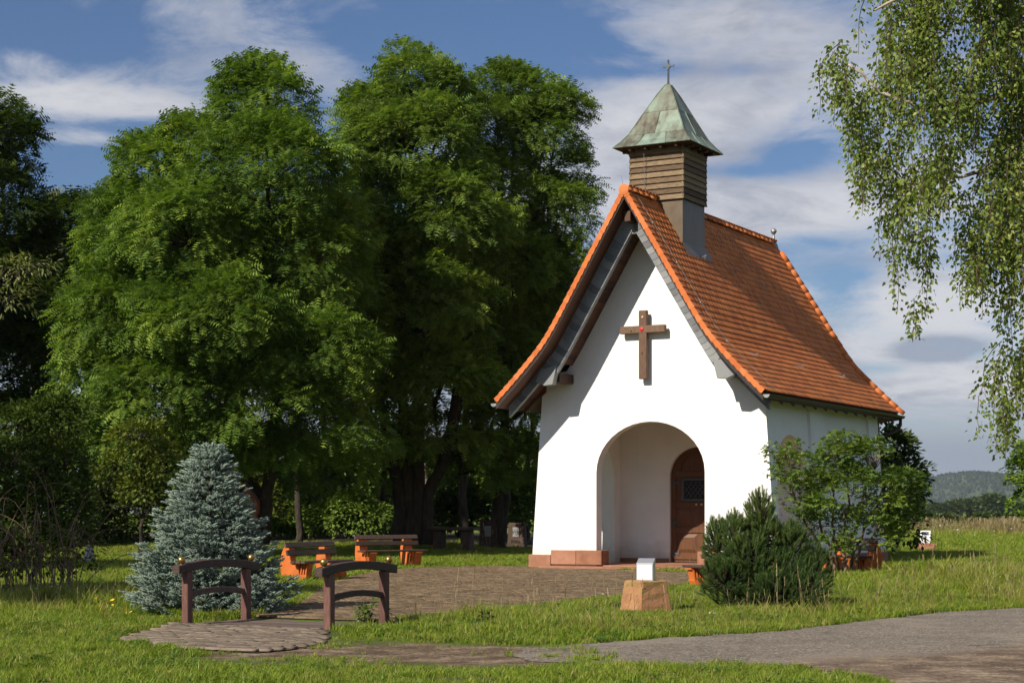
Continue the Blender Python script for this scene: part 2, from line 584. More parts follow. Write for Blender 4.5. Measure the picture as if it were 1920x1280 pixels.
t = NT('copper_patina')
s = t.noise(2.4, 7, 0.65, (1.5, 1.5, 0.5))
c = t.ramp(t.math('ADD', s, t.math('MULTIPLY', t.math('SUBTRACT', t.rnd(), 0.5), 0.28)),
           [(0.28, (0.070, 0.060, 0.042)), (0.42, (0.135, 0.140, 0.105)), (0.56, (0.180, 0.225, 0.180)), (0.74, (0.235, 0.315, 0.26)), (0.9, (0.30, 0.36, 0.305))])
M['copper'] = t.done(t.pbr(c, t.range(s, 0.3, 0.6, 0.4, 0.65), t.bump(t.noise(16, 4), 0.15, 0.004), 0.35, 0.5))
t = NT('bronze_sheet')
s = t.noise(1.6, 5, 0.6, (1, 1, 0.6))
c = t.ramp(s, [(0.3, (0.075, 0.052, 0.034)), (0.5, (0.125, 0.092, 0.060)), (0.75, (0.17, 0.13, 0.085))])
M['bronze'] = t.done(t.pbr(c, 0.42, t.bump(t.noise(3, 3), 0.12, 0.02), 0.12, 0.4))

t = NT('lichen_sandstone')
c = t.ramp(t.noise(5, 6, 0.6), [(0.2, (0.26, 0.115, 0.060)), (0.55, (0.38, 0.185, 0.10)), (0.85, (0.45, 0.24, 0.14))])
li = t.range(t.noise(16, 6, 0.7), 0.49, 0.57)
zz = t.node('ShaderNodeSeparateXYZ')
t.l.new(t.pos, zz.inputs[0])
li = t.math('MULTIPLY', li, t.range(t.math('ADD', zz.outputs[2], t.math('MULTIPLY', t.noise(4, 3), 0.25)), 0.25, 0.60, 0.25, 1.0))
c = t.mix(t.math('MULTIPLY', li, 0.8), c, (0.22, 0.21, 0.05))
c = t.mix(t.range(t.noise(11, 5, 0.6, None, None, (5, 3, 1)), 0.60, 0.70), c, (0.44, 0.30, 0.03))
c = t.mix(t.range(t.noise(23, 5, 0.6, None, None, (2, 9, 4)), 0.60, 0.68), c, (0.085, 0.075, 0.035))
M['lichen'] = t.done(t.pbr(c, 0.9, t.bump(t.noise(40, 5, 0.7), 0.6, 0.012), 0, 0.2))

t = NT('bark')
c = t.ramp(t.noise(5, 6, 0.65, (3, 3, 0.6)), [(0.25, (0.018, 0.014, 0.010)), (0.55, (0.050, 0.040, 0.030)), (0.85, (0.11, 0.09, 0.065))])
M['bark'] = t.done(t.pbr(c, 0.9, t.bump(t.noise(9, 5, 0.7, (3, 3, 0.5)), 0.8, 0.04), 0, 0.2))
M['twig'] = simple('brown_twig', [(0.2, (0.075, 0.045, 0.028)), (0.8, (0.19, 0.125, 0.08))], 6, 0.8, 0.2)
M['palebark'] = simple('sunlit_pale_bark', [(0.2, (0.15, 0.11, 0.07)), (0.5, (0.30, 0.23, 0.15)), (0.8, (0.42, 0.34, 0.22))], 6, 0.9, 0.6, 0.02, (3, 3, 0.6))
t = NT('birch_bark')
c = t.ramp(t.noise(5, 5, 0.6, (1, 1, 5)), [(0.30, (0.06, 0.045, 0.035)), (0.42, (0.28, 0.22, 0.17)), (0.7, (0.52, 0.46, 0.40))])
M['birchbark'] = t.done(t.pbr(c, 0.7, t.bump(t.noise(20, 4), 0.3, 0.01), 0, 0.3))

M['locust'] = leaf_mat('locust_leaf', (0.026, 0.048, 0.009), (0.064, 0.100, 0.016), (0.114, 0.150, 0.022), 0.36, 0.6, 0.12, 0.10, (0.14, 0.16, 0.02), 2.35)
M['locust2'] = leaf_mat('olive_locust_leaf', (0.028, 0.046, 0.010), (0.063, 0.094, 0.017), (0.112, 0.142, 0.024), 0.36, 0.6, 0.12, 0.10, (0.15, 0.15, 0.03), 2.6)
M['shadeleaf'] = leaf_mat('shade_dark_leaf', (0.019, 0.034, 0.007), (0.044, 0.068, 0.012), (0.085, 0.112, 0.018), 0.3, 0.6, 0.12)  # darker copy of the leaf greens, shade put into the colour
M['willow'] = leaf_mat('pale_willow_leaf', (0.07, 0.085, 0.03), (0.14, 0.155, 0.055), (0.22, 0.22, 0.08), 0.35)
M['birchleaf'] = leaf_mat('birch_leaf', (0.035, 0.055, 0.011), (0.088, 0.122, 0.022), (0.170, 0.200, 0.045), 0.40, 0.45, 0.35, 0.06, (0.24, 0.24, 0.06), 1.7)
M['shrubleaf'] = leaf_mat('shrub_leaf', (0.035, 0.062, 0.012), (0.080, 0.125, 0.020), (0.17, 0.22, 0.03), 0.38, 0.5, 0.3, 0.08, (0.26, 0.24, 0.03))
M['yellowleaf'] = leaf_mat('yellow_green_leaf', (0.04, 0.055, 0.010), (0.085, 0.105, 0.015), (0.15, 0.16, 0.02), 0.38)
M['sprucelf'] = leaf_mat('blue_spruce_needle', (0.052, 0.078, 0.062), (0.120, 0.166, 0.138), (0.215, 0.270, 0.222), 0.10, 0.6, 0.3, 0.04, None, 1.15)
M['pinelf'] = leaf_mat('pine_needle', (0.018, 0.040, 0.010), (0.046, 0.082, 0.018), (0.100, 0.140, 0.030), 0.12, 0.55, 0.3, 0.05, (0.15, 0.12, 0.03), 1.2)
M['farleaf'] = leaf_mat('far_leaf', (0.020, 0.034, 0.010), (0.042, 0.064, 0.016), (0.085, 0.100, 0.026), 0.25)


def grass_mat(name, a, b, c3):
    t = NT(name)
    big = t.noise(0.55, 4, 0.6)
    f = t.math('ADD', t.math('MULTIPLY', t.rnd(), 0.55), t.math('MULTIPLY', big, 0.5))
    c = t.ramp(f, [(0.12, a), (0.5, b), (0.9, c3)])
    p = t.pbr(c, 0.5, None, 0, 0.3)
    tr = t.node('ShaderNodeBsdfTranslucent')
    t.l.new(c, tr.inputs[0])
    mx = t.node('ShaderNodeMixShader')
    mx.inputs[0].default_value = 0.4
    t.l.new(p, mx.inputs[1])
    t.l.new(tr.outputs[0], mx.inputs[2])
    return t.done(mx.outputs[0])


M['grass'] = grass_mat('grass_blade', (0.096, 0.160, 0.012), (0.182, 0.265, 0.020), (0.300, 0.355, 0.036))
M['grass2'] = grass_mat('yellow_grass_blade', (0.170, 0.195, 0.030), (0.285, 0.285, 0.052), (0.400, 0.350, 0.105))
M['straw'] = grass_mat('straw', (0.20, 0.15, 0.065), (0.30, 0.235, 0.12), (0.42, 0.35, 0.20))
M['meadow'] = grass_mat('meadow_stem', (0.12, 0.12, 0.030), (0.20, 0.165, 0.060), (0.29, 0.205, 0.095))
M['petal'] = simple('white_petal', [(0.3, (0.70, 0.70, 0.66)), (0.7, (0.80, 0.80, 0.76))], 5, 0.7, 0.0)
M['yellowpetal'] = simple('yellow_petal', [(0.3, (0.70, 0.42, 0.02)), (0.7, (0.78, 0.55, 0.03))], 5, 0.6, 0.0)


# ================================================================== THE SETTING
def P2(*pts):
    return [tuple(G(x, y)[:2]) for x, y in pts]


ROAD = P2((2500, 1106), (2150, 1126), (1920, 1139), (1760, 1148), (1560, 1171), (1460, 1183), (1260, 1195), (1060, 1210), (985, 1217), (960, 1226)) \
    + P2((985, 1240), (1060, 1243), (1260, 1246), (1380, 1247), (1560, 1257), (1650, 1277), (1720, 1310), (1850, 1420)) + [(7.5, 9.0), (14.0, 13.0)]
TRACK = P2((600, 1196), (760, 1207), (880, 1212), (1010, 1214), (1010, 1250), (900, 1253), (760, 1248), (660, 1246), (520, 1244), (420, 1236), (470, 1224), (575, 1208))
CHAPEL_FP = [tuple(loc(u, v)[:2]) for u, v in ((-3.25, 0.7), (3.25, 0.7), (3.25, 9.6), (1.7, 12.4), (-1.7, 12.4), (-3.25, 9.6))]
BR_C = Vector((-2.76, 21.70, -0.055))


def br(u, v, z=0.0):
    return BR_C + Vector((CT * u + ST * v, -ST * u + CT * v, z + 0.055))


BRIDGE_FP = [tuple(br(u, v)[:2]) for u, v in ((-1.15, -0.82), (1.15, -0.82), (1.15, 0.82), (-1.15, 0.82))]


BB_ = [tuple(br(u, v)[:2]) for u, v in ((-1.10, 0.80), (1.10, 0.80), (-1.10, -0.80), (1.10, -0.80))]
PLAZA = [BB_[0]] + P2((556, 1138), (600, 1106), (648, 1084), (712, 1071), (810, 1064), (905, 1062.5), (1003, 1064), (1300, 1075.5), (1340, 1082), (1310, 1094),
                      (1180, 1119), (1000, 1141), (860, 1152), (745, 1160)) + [BB_[1]]
PATH = [BB_[2], BB_[3]] + P2((612, 1203), (545, 1219), (470, 1225), (330, 1217), (225, 1199), (290, 1183))


def rough_outline(poly, step=0.25, amp=0.06, seed=1):
    r = np.random.default_rng(seed)
    out = []
    n = len(poly)
    for i in range(n):
        a, b = np.array(poly[i]), np.array(poly[(i + 1) % n])
        k = max(1, int(np.linalg.norm(b - a) / step))
        for j in range(k):
            p = a + (b - a) * j / k
            s = min(1.0, k / 4)
            out.append(tuple(p + r.normal(0, amp, 2) * s))
    return out


def ground_z(x, y):
    P = np.stack([np.asarray(x, float), np.asarray(y, float)], -1)
    d = np.full(len(P), 1e9)
    for q in (ROAD, TRACK, PLAZA, PATH, CHAPEL_FP, BRIDGE_FP):
        d = np.minimum(d, poly_dist(P, q))
    m = np.clip((d - 0.15) / 1.6, 0, 1)
    m = m * m * (3 - 2 * m)
    near = np.clip(1 - (P[:, 1] - 60) / 60, 0.15, 1)
    z = m * near * (0.07 * vnoise(P[:, 0], P[:, 1], 0.35, 3) + 0.04 * vnoise(P[:, 0], P[:, 1], 1.1, 5))
    # the bank right of the chapel, above the road
    z += m * 0.14 * np.exp(-((P[:, 0] - 8.5) / 3.2) ** 2 - ((P[:, 1] - 32) / 4.5) ** 2)
    # the wood floor rises a little
    z += m * 0.35 * np.clip((P[:, 1] - 52) / 12, 0, 1) * np.clip((2 - P[:, 0]) / 4, 0, 1) * np.clip((110 - P[:, 1]) / 30, 0, 1)
    # the dry ditch under the bridge
    dx, dy = P[:, 0] - BR_C.x, P[:, 1] - BR_C.y
    uu, vv = CT * dx - ST * dy, ST * dx + CT * dy
    z -= 0.34 * np.exp(-(vv / 0.38) ** 4) * np.exp(-(np.maximum(np.abs(uu) - 1.25, 0) / 1.0) ** 2)
    return z


def spaced(lo, hi, step, far, k=1.35):
    c = list(np.arange(lo, hi + 1e-6, step))
    s, a = step, []
    while (a[-1] if a else hi) < far[1]:
        s *= k
        a.append((a[-1] if a else hi) + s)
    s, b = step, []
    while (b[-1] if b else lo) > far[0]:
        s *= k
        b.append((b[-1] if b else lo) - s)
    return np.array(b[::-1] + c + a)


gx, gy = spaced(-16, 16, 0.27, (-14000, 14000)), spaced(13, 62, 0.30, (-600, 15000))
GX, GY = np.meshgrid(gx, gy)
GZ = ground_z(GX.ravel(), GY.ravel())
V = np.stack([GX.ravel(), GY.ravel(), GZ], -1)
nx, ny = len(gx), len(gy)
I = np.arange(nx * ny).reshape(ny, nx)
a, b, c_, d_ = I[:-1, :-1].ravel(), I[:-1, 1:].ravel(), I[1:, 1:].ravel(), I[1:, :-1].ravel()
T = np.concatenate([np.stack([a, b, c_], -1), np.stack([a, c_, d_], -1)])
t = NT('meadow_ground')
g1 = t.ramp(t.noise(0.9, 6, 0.65), [(0.3, (0.040, 0.070, 0.012)), (0.5, (0.070, 0.105, 0.018)), (0.72, (0.110, 0.125, 0.030))])
so = t.ramp(t.noise(7, 5), [(0.3, (0.050, 0.034, 0.020)), (0.7, (0.105, 0.075, 0.048))])
c = t.mix(t.range(t.noise(2.3, 6, 0.7), 0.52, 0.64), g1, so)
sx = t.node('ShaderNodeSeparateXYZ')
t.l.new(t.pos, sx.inputs[0])
field = t.ramp(t.noise(0.05, 5, 0.6, (1, 0.25, 1)), [(0.3, (0.080, 0.125, 0.018)), (0.55, (0.115, 0.165, 0.022)), (0.8, (0.165, 0.170, 0.045))])
c = t.mix(t.range(sx.outputs[1], 55, 75), c, field)
q0, q1 = G(430, 1217), G(1010, 1230)
td = (q1 - q0).normalized()
tn = Vector((-td.y, td.x, 0))


def along(v_, off):
    n_ = t.node('ShaderNodeVectorMath', operation='DOT_PRODUCT')
    t.l.new(t.pos, n_.inputs[0])
    n_.inputs[1].default_value = v_
    return t.math('SUBTRACT', n_.outputs['Value'], off)


across = t.math('ABSOLUTE', along(tn, tn.dot(q0)))
across = t.math('ADD', across, t.math('MULTIPLY', t.math('SUBTRACT', t.noise(1.7, 6, 0.7), 0.5), 1.5))
lo_m = along(td, td.dot(q0))
trk = t.math('MULTIPLY', t.range(across, 1.45, 0.85), t.math('MULTIPLY', t.range(lo_m, -0.6, 0.2), t.range(lo_m, (q1 - q0).length + 0.6, (q1 - q0).length)))
gs = t.ramp(t.math('ADD', t.math('MULTIPLY', t.noise(2.6, 6, 0.7), 0.45), t.math('MULTIPLY', t.noise(24, 6, 0.75), 0.55)), [(0.38, (0.045, 0.029, 0.018)), (0.5, (0.120, 0.084, 0.056)), (0.60, (0.30, 0.235, 0.17))])
c = t.mix(trk, c, gs)
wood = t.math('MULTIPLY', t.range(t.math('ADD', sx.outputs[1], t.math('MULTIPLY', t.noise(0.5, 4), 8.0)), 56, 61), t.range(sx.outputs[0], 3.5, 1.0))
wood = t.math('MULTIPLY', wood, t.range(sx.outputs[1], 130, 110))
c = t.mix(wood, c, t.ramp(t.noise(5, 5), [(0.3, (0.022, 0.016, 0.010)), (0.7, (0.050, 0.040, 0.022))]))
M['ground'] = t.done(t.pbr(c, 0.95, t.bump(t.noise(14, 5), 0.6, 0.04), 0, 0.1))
ground = link(bpy.data.objects.new('ground', np_mesh('ground', V, T, M['ground'], None, True)))
tag(ground, 'grassy meadow ground reaching to the horizon', 'ground', kind='structure')


def sheet(name, poly, z, mat, label, cat):
    mb = MB()
    mb.add([(x, y, z) for x, y in poly], [tuple(range(len(poly)))])
    o = mb.build(name, mat)
    for p in o.data.polygons:
        pass
    if o.data.polygons[0].normal.z < 0:
        o.data.flip_normals()
    return tag(o, label, cat, kind='structure')


t = NT('worn_asphalt')
fine = t.math('ADD', t.math('MULTIPLY', t.noise(34, 5, 0.75), 0.7), t.math('MULTIPLY', t.noise(11, 4, 0.7), 0.3))
c = t.ramp(fine, [(0.36, (0.046, 0.037, 0.028)), (0.5, (0.150, 0.124, 0.098)), (0.62, (0.37, 0.315, 0.255))])
c = t.mul(c, t.ramp(t.noise(0.8, 5, 0.6, (1, 2.2, 1)), [(0.3, (0.80, 0.80, 0.80)), (0.7, (1.12, 1.12, 1.12))]))
vo = t.node('ShaderNodeTexVoronoi')
t.l.new(t.pos, vo.inputs['Vector'])
vo.inputs['Scale'].default_value = 19
c = t.mix(t.range(vo.outputs['Distance'], 0.20, 0.12), c, (0.44, 0.40, 0.35))
cv = t.node('ShaderNodeTexVoronoi', feature='DISTANCE_TO_EDGE')
wv = t.node('ShaderNodeVectorMath', operation='ADD')
t.l.new(t.pos, wv.inputs[0])
nv = t.node('ShaderNodeTexNoise')
t.l.new(t.pos, nv.inputs['Vector'])
nv.inputs['Scale'].default_value = 1.6
sv_ = t.node('ShaderNodeVectorMath', operation='SCALE')
t.l.new(nv.outputs['Color'], sv_.inputs[0])
sv_.inputs['Scale'].default_value = 1.2
t.l.new(sv_.outputs[0], wv.inputs[1])
t.l.new(wv.outputs[0], cv.inputs['Vector'])
cv.inputs['Scale'].default_value = 0.55
crk = t.math('MULTIPLY', t.range(cv.outputs['Distance'], 0.012, 0.004), t.range(t.noise(0.7, 3), 0.45, 0.6))
c = t.mix(t.math('MULTIPLY', crk, 0.75), c, (0.040, 0.036, 0.030))
c = t.mix(t.math('MULTIPLY', t.range(t.noise(0.55, 4, 0.6, None, None, (3, 7, 0)), 0.54, 0.60), 0.4), c, (0.25, 0.215, 0.175))
p0, p1 = G(1330, 1246), G(1925, 1205)
nrm = Vector((p1.y - p0.y, -(p1.x - p0.x), 0)).normalized()      # towards the camera side of the line
dt = t.node('ShaderNodeVectorMath', operation='DOT_PRODUCT')
t.l.new(t.pos, dt.inputs[0])
dt.inputs[1].default_value = nrm
dist = t.math('SUBTRACT', dt.outputs['Value'], nrm.dot(p0))
dist = t.math('ADD', dist, t.math('MULTIPLY', t.math('SUBTRACT', t.noise(1.1, 6, 0.65), 0.5), 2.6))
soil = t.ramp(t.math('ADD', t.math('MULTIPLY', t.noise(2.2, 6, 0.7), 0.55), t.math('MULTIPLY', t.noise(21, 6, 0.75), 0.45)), [(0.38, (0.042, 0.026, 0.016)), (0.5, (0.135, 0.094, 0.062)), (0.62, (0.34, 0.265, 0.185))])
pass
c = t.mix(t.range(dist, -0.25, 0.75), c, soil)
vo2 = t.node('ShaderNodeTexVoronoi')
t.l.new(t.pos, vo2.inputs['Vector'])
vo2.inputs['Scale'].default_value = 13
c = t.mix(t.math('MULTIPLY', t.range(vo2.outputs['Distance'], 0.17, 0.10), t.range(t.noise(2.0, 3), 0.45, 0.6)), c, (0.42, 0.37, 0.31))
M['asphalt'] = t.done(t.pbr(c, 0.85, t.bump(t.math('ADD', fine, t.math('MULTIPLY', t.noise(140, 2), 0.5)), 0.55, 0.012), 0, 0.3))
sheet('road', rough_outline(ROAD, 0.12, 0.05, 4), 0.006, M['asphalt'], 'grey worn asphalt road curving away to the right', 'road')

# pavers ------------------------------------------------------------
t = NT('brown_paver')
f = t.math('FRACT', t.math('ADD', t.attr(), t.rnd()))
c = t.ramp(f, [(0.0, (0.100, 0.066, 0.038)), (0.5, (0.155, 0.106, 0.063)), (1.0, (0.215, 0.155, 0.098))])
c = t.mul(c, t.ramp(t.noise(0.9, 6, 0.65), [(0.3, (0.72, 0.74, 0.72)), (0.7, (1.12, 1.10, 1.06))]))
c = t.mix(t.range(t.noise(26, 5, 0.7), 0.64, 0.70), c, (0.36, 0.31, 0.22))
M['paver'] = t.done(t.pbr(c, 0.85, t.bump(t.noise(60, 4), 0.4, 0.006), 0, 0.25))
t = NT('grey_paver')
f = t.math('FRACT', t.math('ADD', t.attr(), t.rnd()))
c = t.ramp(f, [(0.0, (0.125, 0.096, 0.070)), (0.5, (0.18, 0.140, 0.104)), (1.0, (0.24, 0.19, 0.145))])
c = t.mul(c, t.ramp(t.noise(3, 6, 0.65), [(0.3, (0.75, 0.75, 0.75)), (0.7, (1.1, 1.1, 1.1))]))
M['greypaver'] = t.done(t.pbr(c, 0.85, t.bump(t.noise(60, 4), 0.5, 0.006), 0, 0.25))
M['joint'] = simple('joint_sand', [(0.3, (0.030, 0.024, 0.016)), (0.7, (0.075, 0.060, 0.038))], 12, 0.95, 0.4)

# interlocking block: wavy long sides
wav = [(-0.100, -0.050), (-0.062, -0.060), (-0.038, -0.042), (0.038, -0.042), (0.062, -0.060), (0.100, -0.050),
       (0.100, 0.050), (0.062, 0.040), (0.038, 0.058), (-0.038, 0.058), (-0.062, 0.040), (-0.100, 0.050)]


def paver_template():
    n = len(wav)
    ins = [(x * 0.965, y * 0.94 + 0.0) for x, y in wav]
    top = [(x * 0.92, y * 0.88) for x, y in wav]
    v = [(x, y, 0.0) for x, y in ins] + [(x, y, 0.017) for x, y in ins] + [(x, y, 0.021) for x, y in top]
    f = []
    for k in (0, n):
        for i in range(n):
            j = (i + 1) % n
            f += [(k + i, k + j, k + n + j), (k + i, k + n + j, k + n + i)]
    mid = 2 * n
    f += [(mid + a_, mid + b_, mid + c_) for a_, b_, c_ in
          [(0, 1, 10), (0, 10, 11), (1, 2, 9), (1, 9, 10), (2, 3, 8), (2, 8, 9), (3, 4, 7), (3, 7, 8), (4, 5, 6), (4, 6, 7)]]
    return np.array(v, np.float32), np.array(f, np.int32)


PV, PF = paver_template()
_n = len(wav)
PF_FAR = np.concatenate([np.where(PF[:2 * _n] >= _n, PF[:2 * _n] + _n, PF[:2 * _n]), PF[4 * _n:]])      # far blocks: one ring of sides
PF_FAR = PF_FAR - np.where(PF_FAR >= 2 * _n, _n, 0)
PV_FAR = np.concatenate([PV[:_n], PV[2 * _n:]])


def pave(name, poly, z, mat, label, cat, singles, seed, rz=-TH):
    base = sheet(name, rough_outline(poly, 0.2, 0.02, seed), z, M['joint'], label, cat)
    r = np.random.default_rng(seed)
    pa = np.array(poly)
    ctr = pa.mean(0)
    rad = np.linalg.norm(pa - ctr, axis=1).max() + 0.3
    nu, nv = int(rad / 0.2) + 1, int(rad / 0.1) + 1
    uu, vv = np.meshgrid(np.arange(-nu, nu + 1), np.arange(-nv, nv + 1))
    uu, vv = uu.ravel(), vv.ravel()
    x = uu * 0.2 + (vv % 2) * 0.1
    y = vv * 0.1
    c0, s0 = math.cos(rz), math.sin(rz)
    P = np.stack([ctr[0] + c0 * x - s0 * y, ctr[1] + s0 * x + c0 * y, np.zeros(len(x))], -1)
    P = P[poly_dist(P, poly) < -0.02]
    P[:, 2] = z + 0.002 + r.normal(0, 0.0018, len(P)) + 0.010 * (vnoise(P[:, 0], P[:, 1], 0.8, seed) - 0.5)
    ang = rz + r.normal(0, 0.02, len(P))
    tilt = r.normal(0, 0.012, (len(P), 2))
    order = np.argsort(P[:, 1])
    near, far = order[:singles], order[singles:]
    me = np_mesh('paver', PV, PF, mat)
    for i in near:
        o = link(bpy.data.objects.new('paver', me), base)
        o.location = P[i]
        o.rotation_euler = (tilt[i, 0], tilt[i, 1], ang[i] + (math.pi if r.random() < 0.5 else 0))
    if len(far):
        A = np.stack([-np.sin(ang[far]), np.cos(ang[far]), tilt[far, 0]], -1)
        N = np.stack([tilt[far, 1], tilt[far, 0] * 0, np.ones(len(far))], -1)
        Vv, Tt, ti = scatter(PV_FAR, PF_FAR, P[far], A, N, np.ones(len(far)), r.random(len(far)))
        o = link(bpy.data.objects.new('far_pavers', np_mesh('far_pavers', Vv, Tt, mat, ti)), base)
        o['kind'] = 'stuff'
    return base


pave('plaza', PLAZA, 0.010, M['paver'], 'brown paved forecourt between the footbridge and the chapel', 'plaza', 300, 11)
pave('path', PATH, 0.010, M['greypaver'], 'grey block paved path in front of the footbridge', 'path', 300, 12)


# ================================================================== THE CHAPEL
chapel = empty('chapel', (FRAME[0], FRAME[1], 0), -TH, 'white plastered chapel with steep orange tiled roof and copper capped bell tower', 'chapel')
PR = [(0.0, 8.75), (0.741, 7.53), (1.487, 6.29), (1.80, 5.775), (2.03, 5.43), (2.246, 5.165), (2.55, 4.84), (2.863, 4.52), (3.37, 4.03)]


def rz_(r):
    return float(np.interp(abs(r), [p[0] for p in PR], [p[1] for p in PR]))


seg = [math.dist(PR[i], PR[i + 1]) for i in range(len(PR) - 1)]
CUM = np.concatenate([[0], np.cumsum(seg)])
SL = float(CUM[-1])


def prof(s):
    """point and down-slope direction of the roof profile at arc length s from the ridge"""
    s = min(max(s, 0), SL)
    r, z = np.interp(s, CUM, [p[0] for p in PR]), np.interp(s, CUM, [p[1] for p in PR])
    e = 0.12
    s0, s1 = max(s - e, 0), min(s + e, SL)
    dr = np.interp(s1, CUM, [p[0] for p in PR]) - np.interp(s0, CUM, [p[0] for p in PR])
    dz = np.interp(s1, CUM, [p[1] for p in PR]) - np.interp(s0, CUM, [p[1] for p in PR])
    l = math.hypot(dr, dz)
    return float(r), float(z), float(dr / l), float(dz / l)


VR, VK = 9.6, 0.166                 # ridge end, and how far the hip corner lies behind it
# --- walls
BAT = 0.07


def uo(z):
    return 3.16 - BAT * z


arch = [(-1.40, 0.0), (-1.40, 2.30)] + [(-1.40 * math.cos(math.pi * i / 20), 2.30 + 1.20 * math.sin(math.pi * i / 20)) for i in range(1, 20)] + [(1.40, 2.30), (1.40, 0.0)]
topl = [(r, rz_(r) - o) for r, o in ((2.83, 0.24), (2.42, 0.24), (2.2, 0.46), (1.8, 0.46), (1.487, 0.46), (0.741, 0.46), (0.0, 0.52))]
outline = [(-uo(0), 0.0)] + arch + [(uo(0), 0.0), (uo(2), 2.0), (uo(4.2), 4.2)] + topl + [(-r, z) for r, z in topl[-2::-1]] + [(-uo(4.2), 4.2), (-uo(2), 2.0)]
MB().prism(outline, lambda u, z: (u, 1.40, z), lambda u, z: (u, 1.69, z)).build('front_wall', M['plaster'], chapel)
for sgn in (-1, 1):
    vo0, vo1, sp = 1.80, 3.95, 2.10
    vc, vr_ = (vo0 + vo1) / 2, (vo1 - vo0) / 2
    poly = [(1.693, 0), (vo0, 0), (vo0, sp)] + [(vc - vr_ * math.cos(math.pi * i / 16), sp + 1.08 * math.sin(math.pi * i / 16)) for i in range(1, 16)] + [(vo1, sp), (vo1, 0), (9.5, 0), (9.5, 2.1), (9.5, 4.26), (5.0, 4.26), (1.693, 4.26)]
    MB().prism(poly, lambda v, z: (sgn * uo(z), v, z), lambda v, z: (sgn * 2.15, v, z)).build('side_wall', M['plaster'], chapel)
    # pilaster strips
    for v0, v1 in ((4.15, 5.0), (8.7, 9.498)):
        MB().hexa([(sgn * (uo(0) + 0.07), v0, 0.02), (sgn * (uo(0) + 0.07), v1, 0.02), (sgn * (uo(0) - 0.05), v1, 0.02), (sgn * (uo(0) - 0.05), v0, 0.02)],
                  [(sgn * (uo(4.2) + 0.07), v0, 4.2), (sgn * (uo(4.2) + 0.07), v1, 4.2), (sgn * (uo(4.2) - 0.05), v1, 4.2), (sgn * (uo(4.2) - 0.05), v0, 4.2)]).build('pilaster', M['plaster'], chapel)
# apse walls
ph0 = math.atan(VK)
APH = [ph0 + (math.pi - 2 * ph0) * i / 3 for i in range(4)]


def apse(rad, k, z):
    return Vector((rad * math.cos(APH[k]), VR + rad * math.sin(APH[k]), z))


for k in range(3):
    w0, w1 = 3.0, 2.72
    A0, B0 = (Vector((3.16 * (1 if k == 0 else 0), 9.5, 0)) if False else apse(w0, k, 0)), apse(w0, k + 1, 0)
    A1, B1 = apse(w1, k, 4.26), apse(w1, k + 1, 4.26)
    cen = Vector((0, VR, 0))
    inn = lambda p: cen + (Vector((p.x, p.y, 0)) - cen) * 0.9 + Vector((0, 0, p.z))
    MB().hexa([A0, B0, inn(B0), inn(A0)], [A1, B1, inn(B1), inn(A1)]).build('apse_wall', M['plaster'], chapel)
# porch: back wall with door opening, ceiling, floor
dw, ds, dh = 0.78, 2.30, 0.70
darch = [(-dw, 0.1), (-dw, ds)] + [(-dw * math.cos(math.pi * i / 16), ds + dh * math.sin(math.pi * i / 16)) for i in range(1, 16)] + [(dw, ds), (dw, 0.1)]
bw = [(-2.147, 0.1)] + darch + [(2.147, 0.1), (2.147, 4.0), (-2.147, 4.0)]
MB().prism(bw, lambda u, z: (u, 4.30, z), lambda u, z: (u, 4.62, z)).build('porch_back_wall', M['plaster'], chapel)
MB().box((0, 3.0, 3.92), (4.29, 2.58, 0.1)).build('porch_ceiling', M['plaster'], chapel)
MB().box((0, 4.75, 1.8), (1.8, 0.1, 3.6)).build('inner_darkness', M['black'], chapel)
# steps and porch floor of sandstone slabs
for i, (u0, u1, v0, v1, z1) in enumerate(((-2.62, -1.05, 0.74, 1.395, 0.075), (-1.045, 0.62, 0.70, 1.395, 0.080), (0.625, 1.98, 0.73, 1.395, 0.072), (1.985, 3.05, 0.68, 1.395, 0.082),
                                          (-1.395, 0.0, 1.40, 4.29, 0.10), (0.005, 1.395, 1.40, 4.29, 0.103))):
    MB().box(((u0 + u1) / 2, (v0 + v1) / 2, z1 / 2), (u1 - u0 - 0.006, v1 - v0, z1)).build('step', M['sandstone'], chapel, bevel=0.008)
for sgn in (-1, 1):
    MB().box((sgn * 1.775, 2.99, 0.05), (0.74, 2.57, 0.098)).build('step', M['sandstone'], chapel, bevel=0.008)
    for u0, u1, z0, z1, v0 in ((1.235, 1.92, 0.105, 0.455, 1.335), (1.925, 2.60, 0.105, 0.452, 1.337), (2.605, 3.21, 0.0, 0.338, 1.325)):
        MB().box((sgn * (u0 + u1) / 2, (v0 + 1.76) / 2, (z0 + z1) / 2), (u1 - u0, 1.76 - v0, z1 - z0)).build('plinth_stone', M['sandstone'], chapel, bevel=0.012)
    for v0, v1 in ((4.0, 5.9), (5.905, 7.8), (7.805, 9.6)):
        MB().box((sgn * 3.13, (v0 + v1) / 2, 0.16), (0.2, v1 - v0, 0.32)).build('plinth_stone', M['sandstone'], chapel, bevel=0.012)
    MB().box((sgn * 1.47, 4.285, 0.155), (1.36, 0.026, 0.10)).build('skirting', M['sandstone'], chapel)

